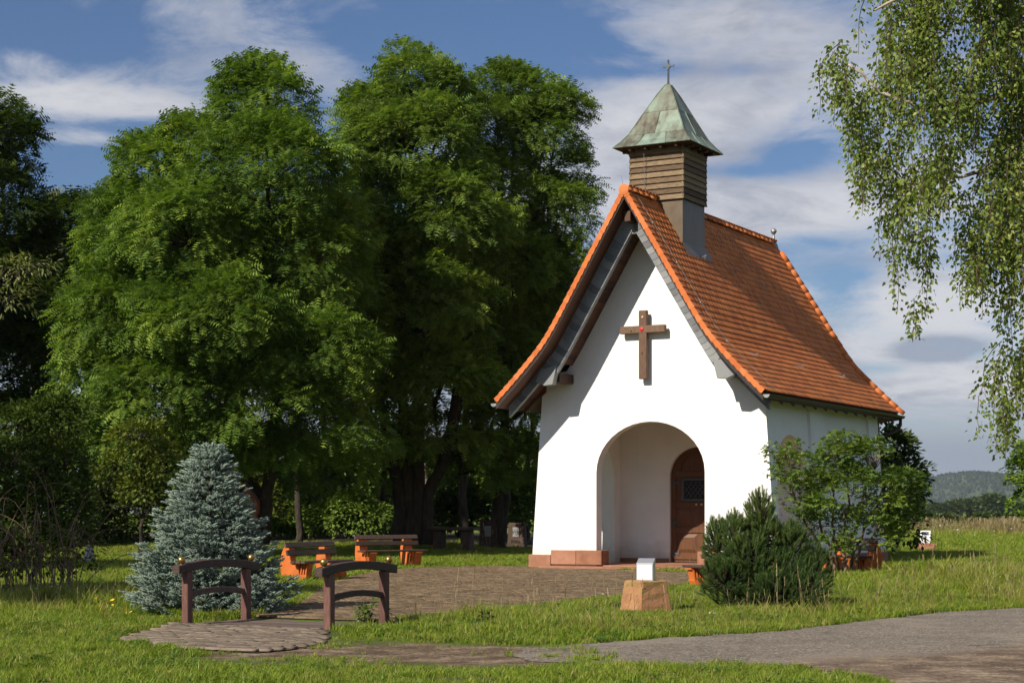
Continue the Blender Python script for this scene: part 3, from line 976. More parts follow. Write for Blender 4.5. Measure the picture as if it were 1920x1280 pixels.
# --- door
door = MB().prism([(x * 0.985, z if z > 0.2 else 0.11) for x, z in darch], lambda u, z: (u, 4.40, z), lambda u, z: (u, 4.45, z)).build('door', M['doorwood'], chapel)
for s0 in (-1, 1):
    MB().box((s0 * 0.70, 4.385, 1.28), (0.12, 0.03, 2.2)).build('door_stile', M['doorwood'], door, bevel=0.006)
for z in (0.25, 0.92, 1.55, 2.32):
    MB().box((0, 4.386, z), (1.28, 0.027, 0.14)).build('door_rail', M['doorwood'], door, bevel=0.006)
for u in (-0.33, 0.33):
    for z, h in ((0.585, 0.46), (1.235, 0.42)):
        MB().hexa([(u - 0.27, 4.399, z - h / 2), (u + 0.27, 4.399, z - h / 2), (u + 0.27, 4.399, z + h / 2), (u - 0.27, 4.399, z + h / 2)],
                  [(u - 0.19, 4.376, z - h / 2 + 0.08), (u + 0.19, 4.376, z - h / 2 + 0.08), (u + 0.19, 4.376, z + h / 2 - 0.08), (u - 0.19, 4.376, z + h / 2 - 0.08)]).build('door_panel', M['doorwood'], door)
win = MB().box((-0.10, 4.39, 1.93), (0.66, 0.03, 0.50)).build('door_window', M['black'], door)
g = MB()
for i in range(5):
    for s0 in (-1, 1):
        g.box((-0.34 + i * 0.12, 4.370, 1.93), (0.012, 0.012, 0.52), (0, s0 * R(38), 0))
g.build('window_grille', M['iron'], door)
fr = MB()
for s0 in (-1, 1):
    fr.box((-0.10 + s0 * 0.34, 4.372, 1.93), (0.05, 0.03, 0.56))
    fr.box((-0.10, 4.372, 1.93 + s0 * 0.255), (0.63, 0.028, 0.05))
fr.build('window_frame', M['iron'], door)
arcp = [(0.50 * math.cos(math.pi * i / 12), 4.38, 2.42 + 0.46 * math.sin(math.pi * i / 12)) for i in range(13)]
MB().tube(arcp, 0.022, 6).build('arched_moulding', M['doorwood'], door)
for z in (0.33, 1.10, 2.10):
    h = MB().box((-0.64, 4.362, z), (0.22, 0.012, 0.045)).box((-0.70, 4.361, z), (0.035, 0.02, 0.22))
    h.box((-0.56, 4.361, z), (0.03, 0.014, 0.12)).build('hinge', M['iron'], door)
MB().box((0.62, 4.36, 1.42), (0.05, 0.02, 0.22)).tube([(0.62, 4.35, 1.45), (0.62, 4.31, 1.45), (0.50, 4.30, 1.45)], 0.011, 6).build('door_handle', M['steel'], door)
for u in (-0.08, 0.06):
    MB().lathe([(0.0, 0), (0.028, 0), (0.028, 0.012), (0.0, 0.016)], 10).build('door_stud', M['tan'], door).matrix_local = Matrix.Translation((u, 4.372, 1.56)) @ Matrix.Rotation(R(90), 4, 'X')

# --- roof deck
roof_mb = MB()
rs = [p[0] for p in PR]
sec = [(r, z - 0.075) for r, z in PR] + [(r, z - 0.19) for r, z in PR[::-1]]
for sgn in (-1, 1):
    roof_mb.prism([(sgn * r, z) for r, z in sec], lambda u, z: (u, 0.03, z), lambda u, z: (u, VR + VK * abs(u), z))
for k in range(3):
    for i in range(len(PR) - 1):
        for off in (0.075, 0.19):
            q = [apse(PR[i][0] * math.hypot(1, VK), k, PR[i][1] - off), apse(PR[i + 1][0] * math.hypot(1, VK), k, PR[i + 1][1] - off),
                 apse(PR[i + 1][0] * math.hypot(1, VK), k + 1, PR[i + 1][1] - off), apse(PR[i][0] * math.hypot(1, VK), k + 1, PR[i][1] - off)]
            roof_mb.add(q, [(0, 1, 2, 3)] if i else [(0, 1, 2)])
roof = roof_mb.build('roof', M['darkwood'], chapel)

# --- beaver-tail tiles
TW, NROW = 0.180, 32
EXP = SL / NROW


def tile_template():
    h = TW / 2 - 0.002
    L = EXP * 1.75
    out = [(-h, -L), (h, -L), (h, -0.035), (h * 0.72, -0.012), (h * 0.3, 0.0), (-h * 0.3, 0.0), (-h * 0.72, -0.012), (-h, -0.035)]
    n = len(out)
    v = [(x, y, 0.016) for x, y in out] + [(x, y, 0.0) for x, y in out[1:]] + [(out[0][0], out[0][1], 0.0)]
    v = [(x, y, 0.024) for x, y in out] + [(x, y, -0.006) for x, y in out]
    f = [(0, 1, 2), (0, 2, 7), (7, 2, 3), (7, 3, 6), (6, 3, 4), (6, 4, 5)]
    for i in range(1, n):
        j = (i + 1) % n
        f += [(i, n + i, n + j), (i, n + j, j)]
    return np.array(v, np.float32), np.array(f, np.int32)


TV, TF = tile_template()
tiles = []                       # (position, along, down, normal, shows)


def tile_face(A_of, B_of, outw, along, tag_):
    """rows of tiles between two edges of one roof face; A_of(r), B_of(r) give the row's ends in plan"""
    for k in range(NROW):
        s = (k + 1) * EXP
        r, z, dr, dz = prof(s)
        A, B = A_of(r), B_of(r)
        L = (B - A).length
        if L < 0.1:
            continue
        al = (B - A).normalized()
        dn = (outw * dr + Vector((0, 0, dz))).normalized()
        nm = (outw * (-dz) + Vector((0, 0, dr))).normalized()
        off = (k % 2) * TW / 2
        m = int((L - off) / TW)
        for j in range(m + 1):
            x = off + TW / 2 + j * TW
            if x > L + 0.02:
                break
            p = A + al * x + Vector((0, 0, z)) + nm * 0.004
            dn2 = (dn + nm * 0.085).normalized()
            nm2 = al.cross(dn2)
            if nm2.dot(nm) < 0:
                nm2 = -nm2
            tiles.append((p, al, dn2, nm2, tag_))


for sgn in (1, -1):
    tile_face(lambda r: Vector((sgn * r, 0.10, 0)), lambda r: Vector((sgn * r, VR + VK * r, 0)), Vector((sgn, 0, 0)), None, sgn)
HY_ = math.hypot(1, VK)
for k in range(3):
    pm = (APH[k] + APH[k + 1]) / 2
    ow = Vector((math.cos(pm), math.sin(pm), 0))
    ca = math.cos((APH[1] - APH[0]) / 2) * HY_
    tile_face(lambda r: apse(r * HY_, k, 0), lambda r: apse(r * HY_, k + 1, 0), ow * ca, None, 0)
right = [i for i, q in enumerate(tiles) if q[4] == 1]
right.sort(key=lambda i: (loc(tiles[i][0].x, tiles[i][0].y, tiles[i][0].z) - cam.location).length)
single = set(right[:300])
tme = np_mesh('roof_tile', TV, TF, M['tile'])
TP, TA, TN = [], [], []
for i, (p, al, dn, nm, q) in enumerate(tiles):
    j = Vector(rng.normal(0, 0.012, 3))
    dn = (dn + j * 0.5).normalized()
    nm = (nm + j).normalized()
    if i in single:
        b_ = dn.cross(nm).normalized()
        n_ = b_.cross(dn)
        m = Matrix((b_, dn, n_)).transposed().to_4x4()
        m.translation = p
        o = link(bpy.data.objects.new('roof_tile', tme), roof)
        o.matrix_local = m
    else:
        TP.append(p)
        TA.append(dn)
        TN.append(nm)
Vv, Tt, ti = scatter(TV, TF, np.array(TP), np.array(TA), np.array(TN), np.ones(len(TP)), rng.random(len(TP)))
link(bpy.data.objects.new('far_roof_tiles', np_mesh('far_roof_tiles', Vv, Tt, M['tile'], ti)), roof)['kind'] = 'stuff'

# --- verge tiles: a plate on the roof and a flap over the gable edge, with a rounded lower corner
L = EXP * 1.06
vm = MB()
pl = [(0.0, 0.0), (L, 0.0), (L, 0.11), (L - 0.03, 0.135), (0.03, 0.105), (0.0, 0.10)]     # flap: along slope, down
vm.prism([(s_, -d_q) for s_, d_q in pl], lambda s_, d_q: (s_, -0.022, 0.028 + d_q), lambda s_, d_q: (s_, 0.0, 0.028 + d_q))
vm.box((L / 2, 0.10, 0.019), (L, 0.20, 0.018))
vme = vm.mesh('verge_tile', M['verge'])
for sgn in (1, -1):
    for k in range(NROW):
        s = k * EXP
        r, z, dr, dz = prof(s + EXP / 2)
        r0, z0 = prof(s)[:2]
        dn = Vector((sgn * dr, 0, dz))
        nm = Vector((sgn * -dz, 0, dr))
        tilt = 0.10
        dn = (dn + nm * tilt).normalized()
        y = Vector((0, 1, 0))
        n_ = dn.cross(y)
        if n_.dot(nm) < 0:
            n_ = -n_
        m = Matrix((dn, y, n_)).transposed().to_4x4()
        m.translation = Vector((sgn * r0, 0.0, z0)) + nm * 0.012
        o = link(bpy.data.objects.new('verge_tile', vme), roof)
        o.matrix_local = m
# --- half round ridge and hip tiles
def half_round(length, r0, r1, n=7, th=0.016):
    mb = MB()
    vs = []
    for y, rr in ((0, r0), (length, r1)):
        for q in (rr, rr - th):
            vs += [(q * math.cos(math.pi * i / (n - 1)), y, q * math.sin(math.pi * i / (n - 1)) - 0.02) for i in range(n)]
    f = []
    for i in range(n - 1):
        f += [(i, i + 1, 2 * n + i + 1, 2 * n + i), (n + i, 3 * n + i, 3 * n + i + 1, n + i + 1), (i, n + i, n + i + 1, i + 1), (2 * n + i, 2 * n + i + 1, 3 * n + i + 1, 3 * n + i)]
    return mb.add(vs, f)


rme = half_round(0.37, 0.125, 0.108).mesh('ridge_tile', M['tile'], True)
for k in range(int(VR / 0.31)):
    v = 0.0 + k * 0.31
    if 1.72 < v + 0.18 and v < 3.12:
        continue
    o = link(bpy.data.objects.new('ridge_tile', rme), roof)
    o.location = (0, v - 0.01, 8.74 + 0.008 * (k % 2))
    o.rotation_euler = (R(1.2), 0, 0)
hme = half_round(0.34, 0.098, 0.118).mesh('hip_tile', M['verge'], True)
for kk in range(4):
    nh = 22
    for k in range(nh):
        s = 0.30 + (SL - 0.30) * k / nh
        r, z, dr, dz = prof(s)
        dn = Vector((math.cos(APH[kk]) * HY_ * dr, math.sin(APH[kk]) * HY_ * dr, dz)).normalized()
        sd_ = Vector((-math.sin(APH[kk]), math.cos(APH[kk]), 0))
        n_ = sd_.cross(dn)
        if n_.z < 0:
            n_ = -n_
            sd_ = -sd_
        b_ = dn.cross(n_)
        m = Matrix((b_, dn, n_)).transposed().to_4x4()
        m.translation = apse(r * HY_, kk, z) + n_ * 0.03
        o = link(bpy.data.objects.new('hip_tile', hme), roof)
        o.matrix_local = m
# round face closing the front ridge tile
cap = MB().lathe([(0.0, 0.0), (0.125, 0.0), (0.125, 0.018), (0.06, 0.03), (0.0, 0.03)], 18).build('ridge_end_disc', M['verge'], roof)
cap.matrix_local = Matrix.Translation((0, -0.012, 8.735)) @ Matrix.Rotation(R(90), 4, 'X')

# --- slate clad barge boards behind the verge
sv, sf = [], []
h = 0.098
so_ = [(-0.5, -h), (0.5, -h), (0.5, h * 0.75), (0.2, h * 1.02), (-0.2, h * 1.02), (-0.5, h * 0.75)]
for sgn in (1, -1):
    up = [r for r in np.linspace(0.0, 2.12, 12)]
    lo = [r for r in np.linspace(2.12, 3.30, 7)]
    mb = MB()
    band = [(sgn * r, rz_(r) - 0.17) for r in up] + [(sgn * r, rz_(r) - 0.83) for r in up[::-1]]
    mb.prism(band, lambda u, z: (u, 0.515, z), lambda u, z: (u, 0.62, z))
    band = [(sgn * r, rz_(r) - 0.17) for r in lo] + [(sgn * r, rz_(r) - 0.46) for r in lo[::-1]]
    mb.prism(band, lambda u, z: (u, 0.517, z), lambda u, z: (u, 0.62, z))
    barge = mb.build('bargeboard', M['slate'], chapel)
    MB().prism([(sgn * 1.98, 4.84), (sgn * 2.09, 4.38), (sgn * 2.32, 4.36), (sgn * 2.56, 4.46), (sgn * 2.42, 4.74)], lambda u, z: (u, 0.46, z), lambda u, z: (u, 0.65, z)).build('purlin_cover', M['slate'], barge, bevel=0.01)
    me_cache = {}
    s, k = 0.30, 0
    while s < SL - 0.15:
        r, z, dr, dz = prof(s)
        upper = r < 2.12
        dep = (0.66 if upper else 0.29)
        wd = dep * dr
        key = 'a' if upper else 'b'
        if key not in me_cache:
            wq = (0.66 * 0.51 if upper else 0.29 * 0.71)
            me_cache[key] = MB().prism([(x * wq, y) for x, y in so_], lambda x, y: (x, y, 0.0), lambda x, y: (x, y, 0.009)).mesh('slate', M['slate'])
        dn = Vector((sgn * dr, -0.05, dz)).normalized()
        n_ = Vector((0, -1, 0))
        b_ = dn.cross(n_).normalized()
        n_ = b_.cross(dn)
        m = Matrix((b_, dn, n_)).transposed().to_4x4()
        m.translation = Vector((sgn * r, 0.508, z - 0.17 - dep / 2))
        link(bpy.data.objects.new('slate', me_cache[key]), barge).matrix_local = m
        s += 0.165
        k += 1
    # dark fillet board under the verge tiles
    band = [(sgn * r, z - 0.10) for r, z in PR] + [(sgn * r, z - 0.215) for r, z in PR[::-1]]
    MB().prism(band, lambda u, z: (u, 0.004, z), lambda u, z: (u, 0.028, z)).build('verge_board', M['gutter'], barge)
# little slate collar across the apex, ridge purlin end
MB().prism([(-0.46, 7.80), (0.46, 7.80), (0.32, 8.02), (-0.32, 8.02)], lambda u, z: (u, 0.525, z), lambda u, z: (u, 0.615, z)).build('slate_collar', M['slate'], chapel)
MB().box((-0.02, 0.80, 8.16), (0.15, 1.16, 0.24)).build('ridge_purlin', M['darkwood'], chapel, bevel=0.008)
for sgn in (1, -1):
    MB().box((sgn * 2.12, 1.02, 4.56), (0.24, 0.74, 0.22)).build('wall_purlin', M['darkwood'], chapel, bevel=0.01)
    # soffit boards between barge and gable wall
    s = 0.45
    while s < SL - 0.1:
        r, z, dr, dz = prof(s)
        off = 0.50 if r < 2.08 else (0.215 if r > 2.42 else None)
        if off:
            a_ = math.atan2(-dz, dr)
            MB().box((sgn * r, 1.01, z - off), (0.138, 0.775, 0.022), (0, sgn * a_, 0)).build('soffit_board', M['darkwood'], chapel)
        s += 0.142
    # rafter tails under the long eaves
    for k in range(13):
        v = 0.62 + k * 0.76
        if v > 10:
            break
        r0, r1 = 2.75, 3.30
        MB().hexa([(sgn * r0, v - 0.05, rz_(r0) - 0.36), (sgn * r1, v - 0.05, rz_(r1) - 0.30), (sgn * r1, v + 0.05, rz_(r1) - 0.30), (sgn * r0, v + 0.05, rz_(r0) - 0.36)],
                  [(sgn * r0, v - 0.05, rz_(r0) - 0.20), (sgn * r1, v - 0.05, rz_(r1) - 0.20), (sgn * r1, v + 0.05, rz_(r1) - 0.20), (sgn * r0, v + 0.05, rz_(r0) - 0.20)]).build('rafter', M['darkwood'], chapel)
    # half round gutter
    mb = MB()
    n = 7
    ya, yb = 0.02, VR + VK * 3.4 + 0.02
    vs = []
    for y in (ya, yb):
        for q in (0.075, 0.068):
            vs += [(sgn * 3.44 + q * math.cos(math.pi + math.pi * i / (n - 1)), y, 3.95 + q * math.sin(math.pi + math.pi * i / (n - 1))) for i in range(n)]
    f = []
    for i in range(n - 1):
        f += [(i, i + 1, 2 * n + i + 1, 2 * n + i), (n + i, n + i + 1, 3 * n + i + 1, 3 * n + i)]
    mb.add(vs, f)
    gut = mb.build('gutter', M['gutter'], chapel, True)
    for y in (ya - 0.006, yb):
        MB().prism([(3.44 * sgn + 0.078 * math.cos(math.pi + math.pi * i / 8), 3.95 + 0.078 * math.sin(math.pi + math.pi * i / 8)) for i in range(9)],
                   lambda u, z: (u, y, z), lambda u, z: (u, y + 0.006, z)).build('gutter_end', M['zinc'], gut)
    MB().tube([(sgn * 3.44, 10.0, 3.90), (sgn * 3.44, 10.0, 3.72), (sgn * 3.40, 9.96, 3.58), (sgn * 3.10, 9.70, 3.42), (sgn * 3.00, 9.60, 3.30), (sgn * 3.0, 9.60, 2.4), (sgn * 3.17, 9.62, 0.1)], 0.045, 10).build('downpipe', M['gutter'], chapel, True)

# --- lightning wire, clips, snow guards
wires = MB().tube([(0.0, 0.35, 8.90), (0.0, 1.0, 8.90), (0.0, 1.75, 8.92)], 0.006, 5)
pts = [Vector((prof(s)[0], 0.42 + 0.05 * s, prof(s)[1])) + Vector((-prof(s)[3], 0, prof(s)[2])) * 0.06 for s in np.linspace(0.1, SL, 12)]
wires.tube(pts, 0.0045, 5)
wires.tube([(-0.03, 0.02, 8.84), (-0.06, -0.02, 9.05)], [0.006, 0.003], 4)
wires.tube([(-0.30, 1.765, 8.7), (-0.28, 1.70, 9.2), (-0.28, 1.68, 9.9)], 0.006, 4)
wires.build('lightning_wire', M['wire'], chapel)
for s in (0.9, 2.0, 3.1, 4.2, 5.2):
    r, z, dr, dz = prof(s)
    MB().box((r - dz * 0.05, 0.42 + 0.05 * s, z + dr * 0.05), (0.025, 0.03, 0.03)).build('wire_clip', M['zinc'], roof)
for s, v in ((1.55, 2.55), (1.75, 4.2), (1.95, 6.1), (2.1, 7.9), (4.55, 1.7), (4.65, 4.6), (4.7, 7.6)):
    r, z, dr, dz = prof(s)
    nm, dn = Vector((-dz, 0, dr)), Vector((dr, 0, dz))
    p = Vector((r, v, z))
    loop = [p + nm * 0.02 - dn * 0.12, p + nm * 0.05, p + nm * 0.16 + dn * 0.02, p + nm * 0.14 + Vector((0, 0.07, 0)), p + nm * 0.03 + Vector((0, 0.08, 0)) + dn * 0.05]
    MB().tube(loop, 0.009, 5).build('snow_guard', M['wire'], roof)
# --- finial where the ridge ends
fin = MB().tube([(0, VR + 0.28, 8.42), (0, VR + 0.05, 8.72), (0, VR - 0.02, 8.80)], [0.10, 0.085, 0.06], 10).tube([(0, VR - 0.02, 8.78), (0, VR - 0.02, 9.03)], [0.05, 0.028], 10)
fin.lathe([(0.0, -0.085), (0.05, -0.068), (0.08, -0.02), (0.085, 0.0), (0.078, 0.03), (0.05, 0.068), (0.0, 0.085)], 14, (0, VR - 0.02, 9.10))
fin.build('ridge_finial', M['zinc'], chapel, True)

# --- bell tower
TWR, TV0 = 0.678, 2.476
tower = MB().hexa([(s0 * (TWR + 0.0), TV0 + s1 * TWR, 6.9) for s0, s1 in ((-1, -1), (1, -1), (1, 1), (-1, 1))],
                  [(s0 * (TWR - 0.02), TV0 + s1 * (TWR - 0.02), 8.80) for s0, s1 in ((-1, -1), (1, -1), (1, 1), (-1, 1))]).build('bell_tower', M['bronze'], chapel)
MB().box((0, TV0, 9.4), (2 * TWR - 0.14, 2 * TWR - 0.14, 1.3)).build('belfry_shadow_box', M['black'], tower)  # near-black box, its colour stands for the shadow behind the boards
nb, z0, pitch = 9, 8.76, 0.138
for k in range(nb):
    z = z0 + k * pitch
    for i in range(4):
        ln = 2 * (TWR + 0.028)
        o = MB().box((0, -(TWR + 0.004), 0.075), (ln, 0.030, 0.172), (R(-17), 0, 0)).build('siding_board', M['siding'], tower, bevel=0.004)
        o.matrix_local = Matrix.Translation((0, TV0, z + random.uniform(-0.004, 0.004))) @ Matrix.Rotation(i * math.pi / 2, 4, 'Z')
# roof flashing apron at the tower's foot
for sgn in (1, -1):
    q = [(sgn * (TWR + 0.01), TV0 - TWR - 0.10, rz_(TWR) + 0.09), (sgn * (TWR + 0.01), TV0 + TWR + 0.10, rz_(TWR) + 0.09),
         (sgn * (TWR + 0.16), TV0 + TWR + 0.10, rz_(TWR + 0.16) + 0.045), (sgn * (TWR + 0.16), TV0 - TWR - 0.10, rz_(TWR + 0.16) + 0.045)]
    MB().hexa(q, [(x, y, z + 0.012) for x, y, z in q]).build('flashing', M['bronze'], tower)
# copper hood: flared pyramid of sheets
CPR = [(0.997, 10.045), (0.86, 10.19), (0.73, 10.365), (0.585, 10.64), (0.437, 10.935), (0.22, 11.36), (0.055, 11.64)]
for i in range(4):
    rot = Matrix.Translation((0, TV0, 0)) @ Matrix.Rotation(i * math.pi / 2, 4, 'Z')
    for (k0, k1), splits in (((0, 2), (0.0, 0.30, 0.68, 1.0)), ((2, 4), (0.0, 0.48, 1.0)), ((4, 6), (0.0, 1.0))):
        for j in range(len(splits) - 1):
            mb = MB()
            lift = 0.010 * (2 - k0 / 2) / 2
            vs, n = [], k1 - k0 + 1
            for off in (0.0, -0.012):
                for kq in range(k0, k1 + 1):
                    r, z = CPR[kq]
                    r2 = r + (0.012 if kq == k0 else 0)
                    z2 = z - (0.008 if kq == k0 and k0 else 0)
                    for e in (splits[j], splits[j + 1]):
                        g_ = 0.004 * (1 if e == splits[j] else -1) if 0 < e < 1 else 0
                        vs.append((-r2 + 2 * r2 * e + g_, -r2 + off * -0.6, z2 + off))
            f = []
            for q in range(n - 1):
                a_ = q * 2
                f += [(a_, a_ + 1, a_ + 3, a_ + 2), (2 * n + a_, 2 * n + a_ + 2, 2 * n + a_ + 3, 2 * n + a_ + 1)]
                f += [(a_, a_ + 2, 2 * n + a_ + 2, 2 * n + a_), (a_ + 1, 2 * n + a_ + 1, 2 * n + a_ + 3, a_ + 3)]
            f += [(0, 2 * n, 2 * n + 1, 1)]
            mb.add(vs, f)
            mb.build('copper_sheet', M['copper'], tower).matrix_local = rot
            if splits[j] > 0:                                   # standing seam
                sp = [(-CPR[q][0] + 2 * CPR[q][0] * splits[j], -CPR[q][0] - 0.006, CPR[q][1] + 0.008) for q in range(k0, k1 + 1)]
                MB().tube(sp, 0.010, 5).build('copper_seam', M['copper'], tower).matrix_local = rot
    MB().tube([(-r - 0.004, -r - 0.004, z + 0.004) for r, z in CPR], 0.014, 6).build('hip_seam', M['copper'], tower).matrix_local = rot
MB().box((0, TV0, 10.035), (1.90, 1.90, 0.03)).build('eave_boards', M['darkwood'], tower)
for i in range(4):
    mb = MB()
    for q in (-0.6, -0.2, 0.2, 0.6):
        mb.box((q, -0.80, 9.99), (0.06, 0.24, 0.06))
    mb.build('eave_rafters', M['darkwood'], tower).matrix_local = Matrix.Translation((0, TV0, 0)) @ Matrix.Rotation(i * math.pi / 2, 4, 'Z')
cr = MB().lathe([(0.06, 0), (0.06, 0.03), (0.028, 0.06), (0.024, 0.62), (0.0, 0.63)], 8, (0, TV0, 11.62))
cr.box((0, TV0, 12.09), (0.30, 0.034, 0.040))
cr.box((0, TV0, 12.09), (0.10, 0.05, 0.10), (0, R(45), 0))
cr.build('spire_cross', M['iron'], tower)

# --- timber cross hanging on the gable wall
xc = empty('wooden_cross', loc(-0.09, 1.40, 4.49), -TH, 'brown timber cross with red centre on the white gable wall', 'cross')
MB().box((0, -0.15, 0.805), (0.205, 0.11, 1.61)).build('upright', M['crosswood'], xc, bevel=0.012)
MB().box((-0.01, -0.152, 1.165), (1.16, 0.118, 0.175)).build('crossbar', M['crosswood'], xc, bevel=0.012)
MB().box((0, -0.048, 1.1), (0.06, 0.095, 0.06)).build('wall_bracket', M['iron'], xc)


def disc(name, u, z, r, mat, par, y=-0.212):
    o = MB().lathe([(0.0, 0.0), (r, 0.0), (r * 0.9, 0.014), (0.0, 0.022)], 10).build(name, mat, par)
    o.matrix_local = Matrix.Translation((u, y, z)) @ Matrix.Rotation(R(90), 4, 'X')


disc('red_rosette', -0.02, 1.165, 0.052, M['red'], xc)
disc('stud', 0.0, 1.45, 0.030, M['tan'], xc, -0.206)
disc('stud', -0.30, 1.145, 0.026, M['twig'], xc)
disc('stud', -0.02, 0.62, 0.026, M['twig'], xc, -0.206)


# ================================================================== FOOTBRIDGE
bridge = empty('footbridge', BR_C, -TH, 'small brown timber footbridge with arched handrails and brass balls', 'footbridge')
for k in range(12):
    MB().box((random.uniform(-0.008, 0.008), -0.77 + k * 0.14, 0.028 + random.uniform(-0.002, 0.002)), (2.26, 0.132, 0.04)).build('deck_board', M['deckwood'], bridge, bevel=0.005)
for sgn in (-1, 1):
    MB().box((sgn * 1.06, 0, -0.06), (0.10, 1.66, 0.12)).build('side_beam', M['brownwood'], bridge, bevel=0.008)

    def arc(v, base, rise, half):
        return base + rise * (1 - (v / half) ** 2)
    for v in (-0.58, 0.58):
        MB().box((sgn * 1.05, v, 0.37), (0.095, 0.105, 0.655)).build('post', M['redwood'], bridge, bevel=0.008)
    vs = np.linspace(-0.80, 0.80, 15)
    for nm, base, rise, hh, wd, half, lo_, hi_ in (('handrail', 0.665, 0.068, 0.100, 0.11, 0.80, -0.80, 0.80), ('middle_rail', 0.355, 0.06, 0.072, 0.05, 0.62, -0.528, 0.528)):
        vs = np.linspace(lo_, hi_, 13)
        mb = MB()
        for i in range(12):
            a, b = vs[i], vs[i + 1]
            za, zb = arc(a, base, rise, half), arc(b, base, rise, half)
            x0, x1 = sgn * 1.05 - wd / 2, sgn * 1.05 + wd / 2
            mb.add([(x0, a, za), (x1, a, za), (x1, a, za + hh), (x0, a, za + hh)] if i == 0 else [], [(0, 1, 2, 3)] if i == 0 else [])
        vv, ff = [], []
        for a in vs:
            z = arc(a, base, rise, half)
            x0, x1 = sgn * 1.05 - wd / 2, sgn * 1.05 + wd / 2
            vv += [(x0, a, z), (x1, a, z), (x1, a, z + hh), (x0, a, z + hh)]
        for i in range(12):
            q = i * 4
            ff += [(q + j, q + (j + 1) % 4, q + 4 + (j + 1) % 4, q + 4 + j) for j in range(4)]
        ff += [(3, 2, 1, 0), (48, 49, 50, 51)]
        MB().add(vv, ff).build(nm, M['brownwood'], bridge, bevel=0.006)
    for v in (-0.69, 0.69):
        MB().lathe([(0.018, -0.02), (0.018, 0.01)] + [(0.047 * math.sin(math.pi * i / 10), 0.050 - 0.047 * math.cos(math.pi * i / 10)) for i in range(1, 10)] + [(0.002, 0.097)], 14,
                   (sgn * 1.05, v, 0.665 + 0.068 * (1 - (v / 0.8) ** 2) + 0.100)).build('brass_ball', M['brass'], bridge, True)


# ================================================================== BENCHES
def bench(p, rz, label, length=1.9):
    """local x along the bench, local -y the side one sits facing"""
    b = empty('bench', p, rz, label, 'bench', 'orange concrete benches round the forecourt')
    prof_ = [(0.36, 0.0), (0.41, 0.14), (0.435, 0.32), (0.42, 0.50), (0.36, 0.66), (0.29, 0.765), (0.235, 0.755), (0.225, 0.62), (0.20, 0.44), (0.16, 0.335), (0.02, 0.335), (0.0, 0.15), (-0.17, 0.15), (-0.12, 0.0)]
    for x in (-length * 0.36, length * 0.36):
        w2 = 0.11
        s = MB().prism([(y, z) for y, z in prof_], lambda y, z: (x - w2, y, z), lambda y, z: (x + w2, y, z)).build('support', M['orange'], b, bevel=0.01)
        for y in (-0.06, -0.115, -0.17):
            MB().hexa([(x - w2, y - 0.013 + 0.03, 0.145), (x + w2, y - 0.013 + 0.03, 0.145), (x + w2, y + 0.013 + 0.03, 0.145), (x - w2, y + 0.013 + 0.03, 0.145)],
                      [(x - w2, y - 0.013, 0.36), (x + w2, y - 0.013, 0.36), (x + w2, y + 0.013, 0.36), (x - w2, y + 0.013, 0.36)]).build('rib', M['orange'], s)
        MB().box((x, -0.07, 0.352), (0.2, 0.30, 0.03)).build('seat_bearer', M['orange'], s)
    for y in (-0.17, -0.055, 0.06):
        MB().box((0, y, 0.392), (length, 0.102, 0.045)).build('seat_slat', M['brownwood'], b, bevel=0.008)
    for y, z, a in ((0.185, 0.575, 12), (0.225, 0.725, 18)):
        MB().box((0, y, z), (length, 0.042, 0.105), (R(-a), 0, 0)).build('back_slat', M['brownwood'], b, bevel=0.008)
    return b


pA = G(583, 1086)
bench((-3.80, 35.2, 0.0), R(66), 'orange bench beside the blue spruce, behind the footbridge rail')
bench((-2.95, 43.6, 0.03), R(40), 'orange bench on the grass in front of the big locust trunk')
bench((3.60, 31.3, 0.0), R(-70), 'orange bench half hidden behind the mountain pine')
bench((7.0, 37.4, 0.05), R(-72), 'orange bench under the leafy shrub beside the chapel wall')


# ================================================================== MARKER STONES
def marker(name, p, rz, label, base, top, h, mat, box_w, box_h, box_d, boxmat, tilt, group='stone pillars with metal boxes'):
    m = empty(name, p, rz, label, 'marker stone', group)
    mb = MB()
    n = 6
    vs, fs = [], []
    for k in range(n + 1):
        q = k / n
        hw = (base + (top - base) * q) / 2
        for sx, sy in ((-1, -1), (0, -1), (1, -1), (1, 0), (1, 1), (0, 1), (-1, 1), (-1, 0)):
            vs.append((sx * hw + random.uniform(-0.008, 0.008), sy * hw + random.uniform(-0.008, 0.008), -0.08 + (h + 0.08) * q + random.uniform(-0.006, 0.006)))
    for k in range(n):
        fs += [(k * 8 + j, k * 8 + (j + 1) % 8, (k + 1) * 8 + (j + 1) % 8, (k + 1) * 8 + j) for j in range(8)]
    fs += [tuple(range(7, -1, -1)), tuple(range(n * 8, n * 8 + 8))]
    mb.add(vs, fs).build('pedestal', mat, m, bevel=0.015)
    return m


